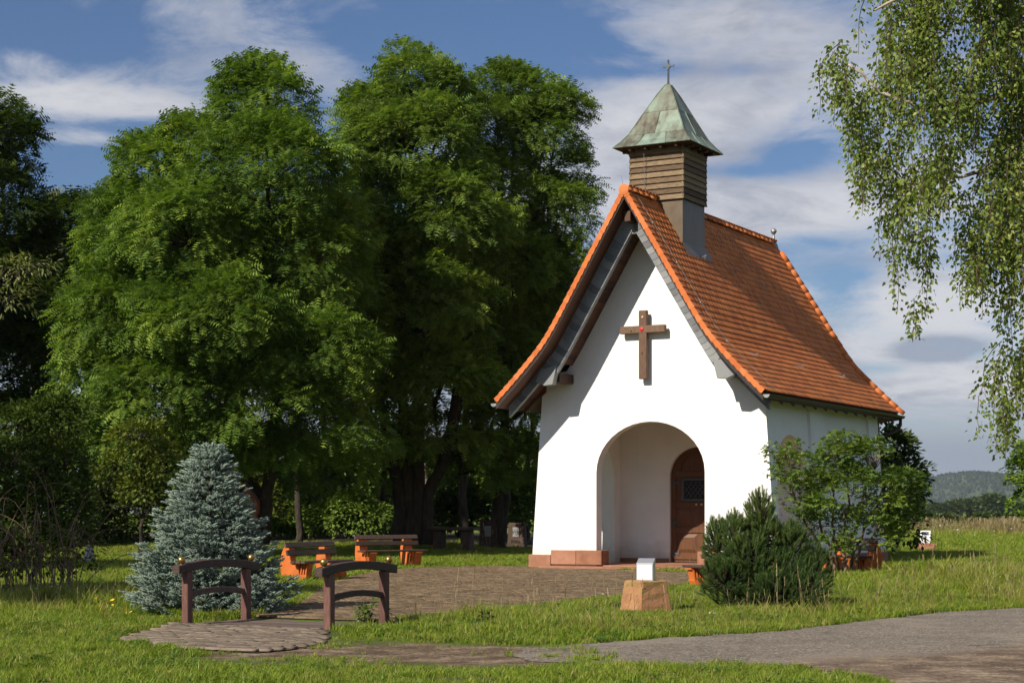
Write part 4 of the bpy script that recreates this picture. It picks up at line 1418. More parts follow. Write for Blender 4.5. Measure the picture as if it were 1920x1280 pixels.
st = marker('marker_stone', G(1211, 1148), R(-60), 'lichen covered red sandstone pillar with bright steel box on the roadside grass', 0.54, 0.42, 0.44, M['lichen'], 0, 0, 0, None, 0)
bx = MB().prism([(-0.10, 0.0), (0.10, 0.0), (0.10, 0.30), (0.075, 0.30), (-0.10, 0.235)], lambda y, z: (-0.115, y, 0.435 + z), lambda y, z: (0.115, y, 0.435 + z)).build('steel_box', M['steel'], st, bevel=0.004)
bx.matrix_local = Matrix.Rotation(R(46), 4, 'Z')
rim = MB().box((0.0, -0.103, 0.435 + 0.118), (0.20, 0.004, 0.20)).build('front_plate', M['whitemetal'], bx)
st2 = marker('marker_stone', G(1735, 1037), R(-14), 'squat red stone with white picture box on the lawn right of the chapel', 0.66, 0.64, 0.34, M['sandstone'], 0, 0, 0, None, 0)
b2 = MB().prism([(-0.14, 0.0), (0.14, 0.0), (0.14, 0.42), (0.02, 0.42), (-0.14, 0.22)], lambda y, z: (-0.17, y, 0.34 + z), lambda y, z: (0.17, y, 0.34 + z)).build('picture_box', M['whitemetal'], st2, bevel=0.006)
MB().box((0, -0.065, 0.34 + 0.325), (0.22, 0.008, 0.15), (R(-38.7), 0, 0)).build('picture', M['darkglass'], b2)
for px, Y, hh, lab in ((918, 58, 0.95, 'shaded stone stele with white plate under the trees beside the chapel'), (970, 62, 0.85, 'shaded stone stele with white plate nearest the chapel wall')):
    p = at(px, 1000, Y)
    z = float(ground_z([p.x], [p.y])[0])
    s_ = empty('stele', (p.x, p.y, z), R(-20), lab, 'stele', 'steles under the trees')
    MB().hexa([(-0.33, -0.16, -0.1), (0.33, -0.16, -0.1), (0.33, 0.16, -0.1), (-0.33, 0.16, -0.1)], [(-0.29, -0.12, hh), (0.29, -0.12, hh), (0.29, 0.12, hh), (-0.29, 0.12, hh)]).build('slab', M['shadestone'], s_, bevel=0.02)
    MB().box((0.0, -0.165, hh * 0.62), (0.22, 0.02, 0.34)).build('plate', M['wire'], s_)
# stone table and seats in the shade
p = at(850, 1000, 55)
tb = empty('stone_table', (p.x, p.y, float(ground_z([p.x], [p.y])[0])), R(-15), 'dark stone slab table standing in the shade under the trees', 'table')
MB().box((0, 0, 0.70), (1.5, 0.8, 0.10)).build('table_top', M['shadestone'], tb, bevel=0.02)
for x in (-0.45, 0.45):
    MB().box((x, 0, 0.30), (0.28, 0.5, 0.70)).build('leg', M['shadestone'], tb, bevel=0.02)
# little wayside shrine behind the spruce
p = at(470, 960, 50)
zg = float(ground_z([p.x], [p.y])[0])
sh = empty('wayside_shrine', (p.x, p.y, zg), R(-20), 'small red wayside shrine with gabled roof behind the blue spruce', 'shrine')
MB().hexa([(-0.27, -0.2, -0.1), (0.27, -0.2, -0.1), (0.27, 0.2, -0.1), (-0.27, 0.2, -0.1)], [(-0.24, -0.18, 1.25), (0.24, -0.18, 1.25), (0.24, 0.18, 1.25), (-0.24, 0.18, 1.25)]).build('pillar', M['sandstone'], sh, bevel=0.015)
MB().prism([(-0.30, 1.25), (0.30, 1.25), (0.30, 1.70), (0.0, 2.08), (-0.30, 1.70)], lambda x, z: (x, -0.24, z), lambda x, z: (x, 0.24, z)).build('shrine_box', simple('red_plaster', [(0.3, (0.24, 0.075, 0.05)), (0.7, (0.33, 0.12, 0.085))], 6), sh)
MB().box((0, -0.245, 1.50), (0.36, 0.02, 0.36)).build('niche_panel', M['palebark'], sh)
for s in (-1, 1):
    MB().box((s * 0.21, 0, 1.92), (0.60, 0.64, 0.05), (0, s * R(51.7), 0)).build('shrine_roof', M['gutter'], sh)
# grey heap by the thicket: a weathered stone figure
p = G(166, 1062)
fg = empty('weathered_stone', (p.x, p.y, float(ground_z([p.x], [p.y])[0])), 0.3, 'pale grey weathered stone standing at the edge of the thicket', 'stone')
mb = MB().lathe([(0.16, -0.05), (0.17, 0.10), (0.13, 0.25), (0.10, 0.38), (0.06, 0.47), (0.01, 0.52)], 9)
mb.v = [(x + random.uniform(-0.02, 0.02) + 0.05 * z, y + random.uniform(-0.02, 0.02), z) for x, y, z in mb.v]
mb.build('rough_body', simple('grey_stone', [(0.3, (0.22, 0.21, 0.20)), (0.7, (0.42, 0.40, 0.38))], 9, 0.9, 0.6, 0.02), fg)


# ================================================================== TREES AND SHRUBS
def rand_unit(r, n):
    return unit(r.normal(0, 1, (n, 3)))


def frond(pairs=5, w=0.30, droop=0.22):
    v, f = [], []
    for i in range(pairs):
        y = 0.14 + 0.74 * i / (pairs - 1)
        ww = w * (0.85 + 0.3 * math.sin(math.pi * (i + 0.6) / pairs))
        for s in (-1, 1):
            k = len(v)
            z = -droop * y * y
            v += [(0, y - 0.075, z), (s * ww, y + 0.08, z - 0.06), (0, y + 0.085, z)]
            f.append((k, k + 1, k + 2))
    k = len(v)
    v += [(-0.07, 0.90, -droop * 0.8), (0.07, 0.90, -droop * 0.8), (0, 1.1, -droop * 1.1)]
    f.append((k, k + 1, k + 2))
    return np.array(v, np.float32), np.array(f, np.int32)


FR_V, FR_F = frond(4, 0.32)
OV_V = np.array([(0, 0, 0), (0.30, 0.42, 0.07), (0, 1, -0.05), (-0.30, 0.42, 0.07)], np.float32)
OV_F = np.array([(0, 1, 2), (0, 2, 3)], np.int32)
NA_V = np.array([(0, 0, 0), (0.13, 0.42, 0.03), (0, 1, -0.10), (-0.13, 0.42, 0.03)], np.float32)
# a small lobed sprig: three leaflets
LB_V = np.array([(0, 0, 0), (0.20, 0.55, 0.04), (0, 1, -0.05), (-0.20, 0.55, 0.04), (0, 0.1, 0), (0.55, 0.25, 0.02), (0.62, 0.62, -0.05), (0.22, 0.45, 0.03), (0, 0.1, 0), (-0.55, 0.25, 0.02), (-0.62, 0.62, -0.05), (-0.22, 0.45, 0.03)], np.float32)
LB_F = np.array([(0, 1, 2), (0, 2, 3), (4, 5, 6), (4, 6, 7), (8, 10, 9), (8, 11, 10)], np.int32)


def px_blob(px, py, rx, ry, Y, ky=1.0):
    """an ellipsoid of foliage: centre and half sizes from its extent in the photograph at distance Y"""
    c = at(px, py, Y)
    return (c.x, c.y, c.z, rx * Y / F, rx * Y / F * ky, ry * Y / F)


def crown(r, blobs, n_clump, clump_r, per, size, tmpl, droop=0.35, flat=0.65, back=0.5, inner=0.35, tv=(0.15, 0.62), low=-0.55):
    """clumps of leaves spread through ellipsoids; returns leaf arrays and the clump centres with their blob"""
    B = np.array(blobs)
    area = (B[:, 3] * B[:, 5]) ** 1.0
    which = r.choice(len(B), n_clump, p=area / area.sum())
    d = rand_unit(r, n_clump)
    flip = (d[:, 1] > 0.15) & (r.random(n_clump) > back)
    d[flip, 1] *= -1
    lo_ = d[:, 2] < low
    d[lo_, 2] *= -0.6
    d = unit(d)
    rad = 1 - inner * r.random(n_clump) ** 1.6
    C = B[which, :3] + d * B[which, 3:6] * rad[:, None]
    cr = clump_r * r.uniform(0.6, 1.25, n_clump)
    ct = r.uniform(tv[0], tv[1], n_clump)
    k = np.maximum((per * (cr / clump_r) ** 2).astype(int), 4)
    idx = np.repeat(np.arange(n_clump), k)
    n = len(idx)
    e = rand_unit(r, n)
    e = unit(e + 0.55 * d[idx] + np.array([0, 0, 0.25]))
    fl = np.array([1, 1, flat])
    P = C[idx] + e * fl * cr[idx, None] * (0.45 + 0.6 * r.random(n))[:, None]
    A = 0.75 * e + 0.5 * d[idx] + r.normal(0, 0.35, (n, 3))
    A[:, 2] -= droop
    N = np.array([0, 0, 0.75]) + 0.75 * e + 0.35 * d[idx] + r.normal(0, 0.30, (n, 3))
    tint = np.clip(ct[idx] + r.normal(0, 0.16, n), 0, 1)
    S = size * r.uniform(0.7, 1.25, n)
    return scatter(tmpl[0], tmpl[1], P, A, N, S, tint), C, which


def limb(mb, pts, r0, r1, n=7, wob=0.0, r=None):
    pts = [Vector(p) for p in pts]
    out = []
    k = 4
    for i in range(len(pts) - 1):
        for j in range(k):
            q = j / k
            p = pts[i].lerp(pts[i + 1], q)
            if wob and r is not None and (i or j):
                p += Vector(r.normal(0, wob, 3))
            out.append(p)
    out.append(pts[-1])
    m = len(out)
    mb.tube(out, [r0 + (r1 - r0) * (i / (m - 1)) for i in range(m)], n)
    return out


def tree(name, label, cat, base, blobs, leafmat, n_clump, clump_r, per, size, tmpl, seed, trunk_r=0.22, fork=None, stems=None, bark='bark', group=None, twigs=0.6, **kw):
    r = np.random.default_rng(seed)
    base = Vector(base)
    base.z = float(ground_z([base.x], [base.y])[0]) - 0.08
    o = empty(name, base, 0, label, cat, group)
    (Vv, Tt, ti), C, which = crown(r, blobs, n_clump, clump_r, per, size, tmpl, **kw)
    b = np.array(base)
    co = link(bpy.data.objects.new('crown', np_mesh('crown', Vv - b, Tt, leafmat, ti)), o)
    mb = MB()
    sk = []
    Bv = [Vector(q[:3]) for q in blobs]
    mean = sum(Bv, Vector()) / len(Bv)
    if stems is None:
        top = fork if fork is not None else base.lerp(mean, 0.55)
        top = Vector(top)
        mid = base.lerp(top, 0.5) + Vector((r.normal(0, 0.12), r.normal(0, 0.12), 0))
        tr = limb(mb, [base, base + Vector((0, 0, 0.25)), mid, top], trunk_r * 1.25, trunk_r * 0.62, 9, 0.025, r)
        heads = [top]
        sk += tr[6:]
    else:
        heads = []
        for st_ in stems:
            tr = limb(mb, [Vector(q) for q in st_], trunk_r * 1.1, trunk_r * 0.55, 8, 0.03, r)
            heads.append(Vector(st_[-1]))
            sk += tr[5:]
    for q in Bv:
        h = min(heads, key=lambda z: (z - q).length)
        md = h.lerp(q, 0.5) + Vector((r.normal(0, 0.2), r.normal(0, 0.2), -0.1 * (q - h).length))
        sk += limb(mb, [h, md, q], trunk_r * 0.5, trunk_r * 0.12, 6, 0.05, r)
    S = np.array([tuple(q) for q in sk])
    for i in range(len(C)):
        if r.random() < twigs:
            dd = np.linalg.norm(S - C[i], axis=1) + 0.6 * np.maximum(S[:, 2] - C[i, 2], 0)
            p0 = Vector(S[dd.argmin()])
            p1 = Vector(C[i])
            md = p0.lerp(p1, 0.5) + Vector((0, 0, 0.12 * (p1 - p0).length))
            mb.tube([p0, md, p1], [trunk_r * 0.10 + 0.008, trunk_r * 0.06 + 0.006, 0.005], 4, False)
    mb.v = [(x - base.x, y - base.y, z - base.z) for x, y, z in mb.v]
    mb.build('trunk', M[bark], o, True)
    return o


FRD = (FR_V, FR_F)
OVL = (OV_V, OV_F)
NAR = (NA_V, OV_F)
LOB = (LB_V, LB_F)
WOOD = 'tall locust trees of the grove'
Y1, Y2, Y3 = 50, 55, 58
b1 = [px_blob(*q) for q in ((500, 220, 84, 92, Y1), (415, 300, 100, 85, Y1), (300, 350, 72, 85, Y1 - .5), (505, 350, 135, 120, Y1 - 1.2), (245, 455, 80, 95, Y1 - .5), (360, 460, 120, 110, Y1 - 2), (590, 500, 95, 130, Y1 - .6),
                            (230, 610, 105, 110, Y1 - 1), (400, 620, 150, 105, Y1 - 2.4), (590, 680, 105, 85, Y1 - 1.6), (200, 730, 80, 75, Y1 - 1), (320, 745, 130, 75, Y1 - 2), (480, 770, 130, 70, Y1 - 1.6), (250, 830, 80, 60, Y1 - 1.5), (640, 810, 80, 60, Y1 - 1), (400, 840, 110, 45, Y1 - 1), (540, 855, 90, 40, Y1 - .5), (620, 880, 70, 34, Y1 + 2), (420, 890, 60, 30, Y1 + 2))]
tree('locust_tree', 'broad bright green locust tree left of the grove, its crown nearest the spruce', 'tree', at(478, 1000, Y1), b1, M['locust'], 800, 0.58, 76, 0.28, FRD, 21, 0.20, flat=0.72, inner=0.42, droop=0.4,
     stems=[[at(470, 1020, Y1), at(468, 930, Y1), at(455, 860, Y1), at(420, 640, Y1)], [at(492, 1020, Y1), at(500, 930, Y1), at(515, 840, Y1), at(520, 560, Y1)]], group=WOOD)
b2 = [px_blob(*q) for q in ((775, 185, 70, 80, Y2), (700, 240, 60, 75, Y2), (830, 215, 50, 60, Y2), (770, 290, 115, 95, Y2 - .8), (720, 400, 85, 95, Y2), (835, 420, 110, 105, Y2 - .8), (720, 545, 80, 95, Y2 - .4), (820, 570, 110, 100, Y2 - 1), (700, 690, 85, 70, Y2 - .5), (810, 720, 110, 70, Y2 - .6), (700, 820, 85, 55, Y2 - .8), (820, 830, 100, 50, Y2 + .6), (650, 470, 50, 110, Y2 - 2), (655, 620, 55, 80, Y2 - 2.2), (690, 885, 60, 30, Y2 + 1), (860, 890, 70, 28, Y2 + 1.5))]
tree('locust_tree', 'tallest locust tree at the middle of the grove with several dark stems', 'tree', at(770, 1000, Y2), b2, M['locust2'], 660, 0.58, 74, 0.29, FRD, 22, 0.21, flat=0.72, inner=0.42, droop=0.4,
     stems=[[at(752, 1020, Y2), at(745, 900, Y2), at(720, 780, Y2), at(690, 660, Y2)], [at(775, 1020, Y2), at(765, 900, Y2), at(752, 760, Y2), at(755, 560, Y2)], [at(800, 1020, Y2), at(800, 930, Y2), at(840, 840, Y2), at(870, 640, Y2)],
            [at(778, 1020, Y2), at(785, 900, Y2), at(786, 760, Y2), at(790, 430, Y2)]], group=WOOD)
b3 = [px_blob(*q) for q in ((930, 185, 46, 60, Y3), (975, 190, 46, 50, Y3), (1050, 210, 46, 36, Y3), (940, 260, 80, 75, Y3), (1020, 265, 62, 62, Y3), (930, 390, 85, 95, Y3 - .5), (1045, 410, 58, 80, Y3), (1080, 350, 30, 40, Y3), (960, 530, 100, 95, Y3 - .5),
                            (1050, 540, 55, 85, Y3), (930, 670, 95, 85, Y3 - .5), (1020, 680, 60, 75, Y3), (960, 800, 95, 60, Y3), (900, 860, 80, 38, Y3), (1000, 860, 60, 45, Y3))]
tree('locust_tree', 'locust tree with feathery edge against the sky next to the chapel roof', 'tree', at(935, 1000, Y3), b3, M['locust2'], 560, 0.55, 74, 0.29, FRD, 23, 0.20, flat=0.72, inner=0.42, droop=0.4,
     fork=at(945, 800, Y3), group=WOOD)
# dark tree at the left edge of the picture
YL = 63
b4 = [px_blob(*q) for q in ((5, 290, 55, 70, YL), (50, 330, 42, 24, YL), (-40, 400, 110, 110, YL), (45, 425, 42, 28, YL), (0, 560, 85, 100, YL), (-60, 600, 120, 150, YL), (20, 700, 80, 80, YL), (-40, 240, 80, 60, YL), (40, 800, 70, 60, YL))]
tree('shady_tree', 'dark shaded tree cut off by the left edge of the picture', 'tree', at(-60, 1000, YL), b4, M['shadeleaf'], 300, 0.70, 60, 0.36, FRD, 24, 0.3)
b5 = [px_blob(*q) for q in ((105, 440, 48, 70, 74), (70, 520, 60, 80, 74), (140, 520, 40, 70, 74), (110, 620, 70, 90, 74), (130, 720, 60, 70, 74))]
tree('willow_tree', 'pale yellowish willow seen between the dark tree and the grove', 'tree', at(105, 1000, 74), b5, M['willow'], 170, 0.60, 60, 0.20, NAR, 25, 0.2, droop=-0.3)
b6 = [px_blob(*q) for q in ((30, 520, 45, 26, 33), (70, 500, 30, 18, 33), (10, 570, 42, 34, 33))]
tree('cherry_tree', 'branch of pale glossy leaves reaching in at the left edge', 'tree', at(-190, 1060, 33), b6, M['willow'], 42, 0.22, 13, 0.125, NAR, 26, 0.10, fork=at(-120, 560, 33), twigs=1.0, droop=0.6)
# undergrowth left: leafy bush, bramble thicket, yellow-green sapling
b7 = [px_blob(*q) for q in ((60, 820, 90, 60, 30), (120, 880, 50, 50, 29.5), (20, 890, 80, 70, 29.5), (90, 960, 80, 60, 29.5), (-20, 1000, 80, 80, 29.5), (40, 1040, 100, 50, 29), (125, 1030, 45, 60, 29.3), (110, 790, 50, 40, 30))]
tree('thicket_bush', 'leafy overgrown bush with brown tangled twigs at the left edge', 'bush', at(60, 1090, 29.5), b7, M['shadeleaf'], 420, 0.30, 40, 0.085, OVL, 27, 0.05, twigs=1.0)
b8 = [px_blob(*q) for q in ((265, 830, 52, 42, 36), (300, 870, 40, 40, 36), (230, 880, 45, 45, 36), (270, 920, 40, 30, 36))]
tree('young_tree', 'yellow green young tree behind the blue spruce', 'tree', at(272, 1070, 36), b8, M['yellowleaf'], 120, 0.25, 34, 0.085, OVL, 28, 0.05)
# brown dead brambles
r = np.random.default_rng(5)
tb_ = empty('bramble', G(70, 1122), 0, 'tangle of dry brown bramble canes in front of the thicket', 'bramble')
bb = G(70, 1122)
for k in range(64):
    x0 = r.uniform(-0.95, 0.70)
    p0 = Vector((x0, r.uniform(-0.5, 0.5), -0.05))
    hgt = r.uniform(0.8, 2.3)
    dx = r.normal(0, 0.45)
    p1 = p0 + Vector((dx * 0.4, r.normal(0, 0.2), hgt))
    p2 = p1 + Vector((dx + r.normal(0, 0.3), r.normal(0, 0.2), r.uniform(-0.5, 0.15)))
    p3 = p2 + Vector((dx * 0.5 + r.normal(0, 0.2), r.normal(0, 0.1), r.uniform(-0.7, -0.1)))
    pts = [((1 - q) ** 3) * p0 + 3 * q * (1 - q) ** 2 * p1 + 3 * q * q * (1 - q) * p2 + q ** 3 * p3 for q in np.linspace(0, 1, 10)]
    MB().tube(pts, [0.009 - 0.006 * i / 9 for i in range(10)], 4).build('cane', M['twig'], tb_)
# bushes in the depth of the wood
for i, (px, py, rx, ry, Y, mt, lab) in enumerate((
        (655, 965, 60, 38, 66, 'locust2', 'sunlit bush in the wood behind the two orange benches'),
        (570, 960, 55, 45, 68, 'locust', 'green bush in the wood left of the sunlit one'),
        (430, 930, 90, 70, 64, 'yellowleaf', 'yellowish bush in the wood behind the small shrine'),
        (860, 950, 60, 50, 70, 'shadeleaf', 'loose bush in the wood behind the stone table'),
        (970, 940, 70, 60, 72, 'locust', 'bush in the wood behind the white plates'),
        (330, 960, 80, 60, 62, 'shadeleaf', 'dark bush in the wood left of the blue spruce top'),
        (180, 960, 110, 80, 60, 'shadeleaf', 'dark bush in the wood behind the yellow green young tree'),
        (760, 975, 60, 35, 74, 'shadeleaf', 'low dark bush far back between the trunks'),
        (40, 940, 120, 110, 58, 'shadeleaf', 'dark bush in the wood behind the bramble tangle'),
        (480, 985, 60, 35, 72, 'locust2', 'low olive bush far back left of the small trunk'))):
    bl = [px_blob(px + dx * rx, py + dy * ry, rx * 0.62, ry * 0.66, Y) for dx, dy in ((-0.5, 0.25), (0.5, 0.2), (0.0, -0.3), (0.1, 0.4))]
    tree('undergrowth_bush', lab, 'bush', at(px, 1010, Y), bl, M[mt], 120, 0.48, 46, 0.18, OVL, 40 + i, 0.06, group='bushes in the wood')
for i, (px, py, rx, ry, Y, mt, lab) in enumerate((
        (500, 900, 120, 75, 86, 'shadeleaf', 'tall dark thicket far back behind the spruce tip'), (640, 910, 100, 65, 88, 'locust2', 'tall olive thicket far back behind the near bench'),
        (760, 905, 110, 70, 90, 'shadeleaf', 'tall dark thicket far back behind the big stems'), (880, 905, 100, 70, 88, 'shadeleaf', 'tall dark thicket far back behind the stone table'),
        (990, 900, 90, 75, 86, 'locust2', 'tall olive thicket far back beside the chapel corner'), (380, 880, 120, 90, 84, 'shadeleaf', 'tall dark thicket far back left of the spruce tip'),
        (230, 880, 130, 100, 82, 'shadeleaf', 'tall dark thicket far back behind the young tree'), (90, 860, 140, 120, 80, 'shadeleaf', 'tall dark thicket far back at the left edge'))):
    bl = [px_blob(px + dx * rx, py + dy * ry, rx * 0.6, ry * 0.62, Y) for dx, dy in ((-0.5, 0.3), (0.5, 0.25), (-0.1, -0.4), (0.1, 0.5), (0.45, -0.3))]
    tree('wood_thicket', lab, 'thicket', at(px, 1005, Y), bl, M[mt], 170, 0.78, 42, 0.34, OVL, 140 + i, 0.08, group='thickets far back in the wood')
# trunks of the trees further back, each with its own crown
back_blobs = [(0, 0, 6.4, 2.3, 2.0, 1.9), (-1.2, 0.3, 8.2, 1.9, 1.8, 1.7), (1.1, -0.2, 8.8, 1.8, 1.8, 1.9), (0.1, 0.1, 10.6, 1.6, 1.6, 1.6)]
rb = np.random.default_rng(77)
(BV, BT, Bt), BC, _ = crown(rb, back_blobs, 190, 0.70, 46, 0.42, FRD)
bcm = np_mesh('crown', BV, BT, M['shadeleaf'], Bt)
back = ((445, 63, 0.20, 'thick dark trunk between the spruce tip and the small shrine'), (562, 61, 0.13, 'slim dark trunk left of the two orange benches'), (610, 70, 0.15, 'trunk in the wood above the near orange bench'),
        (718, 68, 0.14, 'thin trunk in the wood just left of the big stems'), (872, 66, 0.18, 'dark trunk in the wood above the stone table'), (945, 68, 0.17, 'dark trunk in the wood left of the white plates'),
        (985, 74, 0.15, 'trunk in the wood closest to the chapel corner'), (345, 66, 0.2, 'trunk in the wood behind the spruce'), (160, 64, 0.2, 'trunk in the wood behind the bramble'))
for i, (px, Y, tr_, lab) in enumerate(back):
    p = at(px, 1000, Y)
    z = float(ground_z([p.x], [p.y])[0]) - 0.1
    o = empty('wood_tree', (p.x, p.y, z), rb.uniform(0, 6.28), 'back tree: ' + lab if False else lab, 'tree', 'trees further back in the wood')
    c_o = link(bpy.data.objects.new('crown', bcm), o)
    c_o.location = (0, 0, rb.uniform(-0.3, 0.4))
    mb = MB()
    limb(mb, [(0, 0, 0), (0, 0, 0.4), (rb.normal(0, .12), rb.normal(0, .12), 3), (rb.normal(0, .3), rb.normal(0, .3), 6.5), (0, 0, 10)], tr_ * 1.2, 0.05, 8, 0.03, rb)
    for q in back_blobs[1:]:
        limb(mb, [(0, 0, 5.2), (q[0] * 0.5, q[1] * 0.5, 6.6), q[:3]], tr_ * 0.5, 0.03, 5, 0.05, rb)
    mb.build('trunk', M['bark'], o, True)
for i, (x, y, sc_, lab) in enumerate(((-26.5, 50.0, 1.5, 'broad tree added out of view on the left to shade the dark edge tree'), (-13.6, 20.2, 0.85, 'leafy tree added out of view on the left to shade the brambles'), (-20.5, 31.5, 1.1, 'tall tree added out of view on the left to shade the lawn behind the spruce'))):
    o = empty('wood_tree', (x, y, 0), 1.3 + i, lab, 'tree', 'trees further back in the wood')  # unseen trees, added only to cast shade from the left
    o.scale = (sc_,) * 3
    link(bpy.data.objects.new('crown', bcm), o)
    mb = MB()
    limb(mb, [(0, 0, -0.1), (0, 0, 0.4), (0.1, 0.1, 3), (0, 0.2, 6.5), (0, 0, 10)], 0.24, 0.05, 8, 0.03, rb)
    mb.build('trunk', M['bark'], o, True)
# a pale stem catching the sun behind the big trunk
p = at(806, 1000, 60)
z = float(ground_z([p.x], [p.y])[0]) - 0.1
o = empty('broken_trunk', (p.x, p.y, z), 0, 'pale sunlit broken trunk beside the big dark stems', 'trunk')
mb = MB()
limb(mb, [(0, 0, 0), (0, 0, 0.5), (-0.05, 0, 1.2), (-0.16, 0, 2.1), (-0.20, 0, 2.8)], 0.17, 0.10, 9, 0.015, rb)
mb.build('stem', M['palebark'], o, True)


# --- needles
def shoot_template(n, ln, wd, fwd, seed, core=0.02):
    r = np.random.default_rng(seed)
    v, f = [], []
    for k in range(3):
        a = 2 * math.pi * k / 3
        v += [(core * math.cos(a), 0, core * math.sin(a)), (core * 0.5 * math.cos(a), 0.98, core * 0.5 * math.sin(a))]
    f += [(0, 2, 3), (0, 3, 1), (2, 4, 5), (2, 5, 3), (4, 0, 1), (4, 1, 5)]
    for i in range(n):
        y = 0.05 + 0.93 * i / n
        a = i * 2.399 + r.uniform(-0.3, 0.3)
        c, s = math.cos(a), math.sin(a)
        l = ln * r.uniform(0.8, 1.15) * (1.0 if y < 0.8 else 0.85)
        k = len(v)
        v += [(c * core - s * wd, y, s * core + c * wd), (c * core + s * wd, y, s * core - c * wd), (c * l * (1 - fwd * 0.5), y + l * fwd, s * l * (1 - fwd * 0.5))]
        f.append((k, k + 1, k + 2))
    return np.array(v, np.float32), np.array(f, np.int32)


def spruce_shoot():
    '''a short blunt shoot: a bristly finger, needles all round'''
    r = np.random.default_rng(9)
    v, f, n = [], [], 4
    for y, q in ((0.0, 0.13), (0.9, 0.11)):
        v += [(q * math.cos(2 * math.pi * k / n), y, q * math.sin(2 * math.pi * k / n)) for k in range(n)]
    v.append((0, 1.10, 0))
    for i in range(1):
        for k in range(n):
            j = (k + 1) % n
            f += [(i * n + k, i * n + j, (i + 1) * n + j), (i * n + k, (i + 1) * n + j, (i + 1) * n + k)]
    f += [(n + k, n + (k + 1) % n, 2 * n) for k in range(n)]
    for i in range(14):
        y = 0.02 + 0.98 * i / 14
        a = i * 2.399 + r.uniform(-0.3, 0.3)
        c, s_ = math.cos(a), math.sin(a)
        l = 0.30 * r.uniform(0.8, 1.2)
        k = len(v)
        v += [(c * 0.1 - s_ * 0.055, y, s_ * 0.1 + c * 0.055), (c * 0.1 + s_ * 0.055, y, s_ * 0.1 - c * 0.055), (c * l, y + 0.16, s_ * l)]
        f.append((k, k + 1, k + 2))
    return np.array(v, np.float32), np.array(f, np.int32)


# blue spruce -------------------------------------------------------
sp_p = G(392, 1148)
r = np.random.default_rng(31)
SP, SA, SS, ST_ = [], [], [], []
spruce = empty('blue_spruce', sp_p, 0, 'blue grey spruce with layered branches beside the footbridge', 'spruce')
stm = MB()
limb(stm, [(0, 0, -0.05), (0, 0, 1.2), (0, 0, 2.30)], 0.055, 0.008, 7)
H = 2.24
NL = 15
for k in range(NL):
    z = 0.10 + (H - 0.20) * (k / (NL - 1)) ** 1.0
    Lz = 1.13 * (1 - z / (H + 0.04)) ** 0.90 + 0.04
    nbr = int(9 + 8 * Lz)
    a0 = r.uniform(0, 6.28)
    for j in range(nbr):
        a = a0 + 2 * math.pi * j / nbr + r.normal(0, 0.14)
        L = Lz * r.uniform(0.76, 1.10)
        zj = z + r.normal(0, 0.03)
        o2 = np.array([math.cos(a), math.sin(a), 0])
        side = np.array([-math.sin(a), math.cos(a), 0])
        rise = 0.20 + 0.55 * (z / H) ** 1.5 + r.normal(0, 0.05)
        up = lambda q: zj + rise * L * q * q * 0.9 - 0.16 * L * math.sin(math.pi * q)
        stm.tube([(0, 0, zj), tuple(o2 * L * 0.5 + np.array([0, 0, up(0.5)])), tuple(o2 * L * 0.95 + np.array([0, 0, up(0.95)]))], [0.012, 0.009, 0.004], 4, False)
        m = max(3, int(L / 0.095))
        for q in range(m):
            tq = 0.30 + 0.70 * (q + 0.5) / m
            base = o2 * L * tq + np.array([0, 0, up(tq)])
            ln2 = (0.34 * L * (1 - tq) + 0.085) * r.uniform(0.7, 1.25)
            for s in (-1, 1):
                d2 = unit(o2 * 0.85 + side * s * 0.7 + np.array([0, 0, r.normal(0.12, 0.10)]))
                ns = max(1, int(ln2 / 0.065))
                for e in range(ns + 1):
                    pp = base + d2 * ln2 * (e / (ns + 0.5)) + np.array([0, 0, r.normal(0, 0.012)])
                    for s2 in (-1, 1):
                        if r.random() < (0.35 + 0.40 * tq):
                            SP.append(pp)
                            SA.append(unit(d2 * 0.7 + s2 * np.cross(d2, [0, 0, 1]) * 0.65 + np.array([0, 0, r.normal(0.30, 0.22)])))
                            SS.append(r.uniform(0.055, 0.085))
                            ST_.append(0.25 + 0.45 * tq + r.normal(0, 0.14))
                SP.append(base + d2 * ln2 * 0.9)
                SA.append(unit(d2 + np.array([0, 0, 0.22])))
                SS.append(r.uniform(0.07, 0.10))
                ST_.append(0.40 + 0.40 * tq + r.normal(0, 0.12))
        SP.append(o2 * L * 0.96 + np.array([0, 0, up(0.96)]))
        SA.append(unit(o2 + np.array([0, 0, 0.35])))
        SS.append(0.11)
        ST_.append(0.9)
for k in range(9):
    SP.append(np.array([0, 0, H - 0.16 + 0.015 * k]))
    SA.append(unit(np.array([math.cos(k * 2.4) * 0.5, math.sin(k * 2.4) * 0.5, 0.9])))
    SS.append(0.13)
    ST_.append(0.8)
NV, NF = spruce_shoot()
Vv, Tt, ti = scatter(NV, NF, np.array(SP), np.array(SA), rand_unit(r, len(SP)), np.array(SS), np.clip(ST_, 0, 1))
link(bpy.data.objects.new('needles', np_mesh('needles', Vv, Tt, M['sprucelf'], ti)), spruce)
stm.build('trunk', M['bark'], spruce)

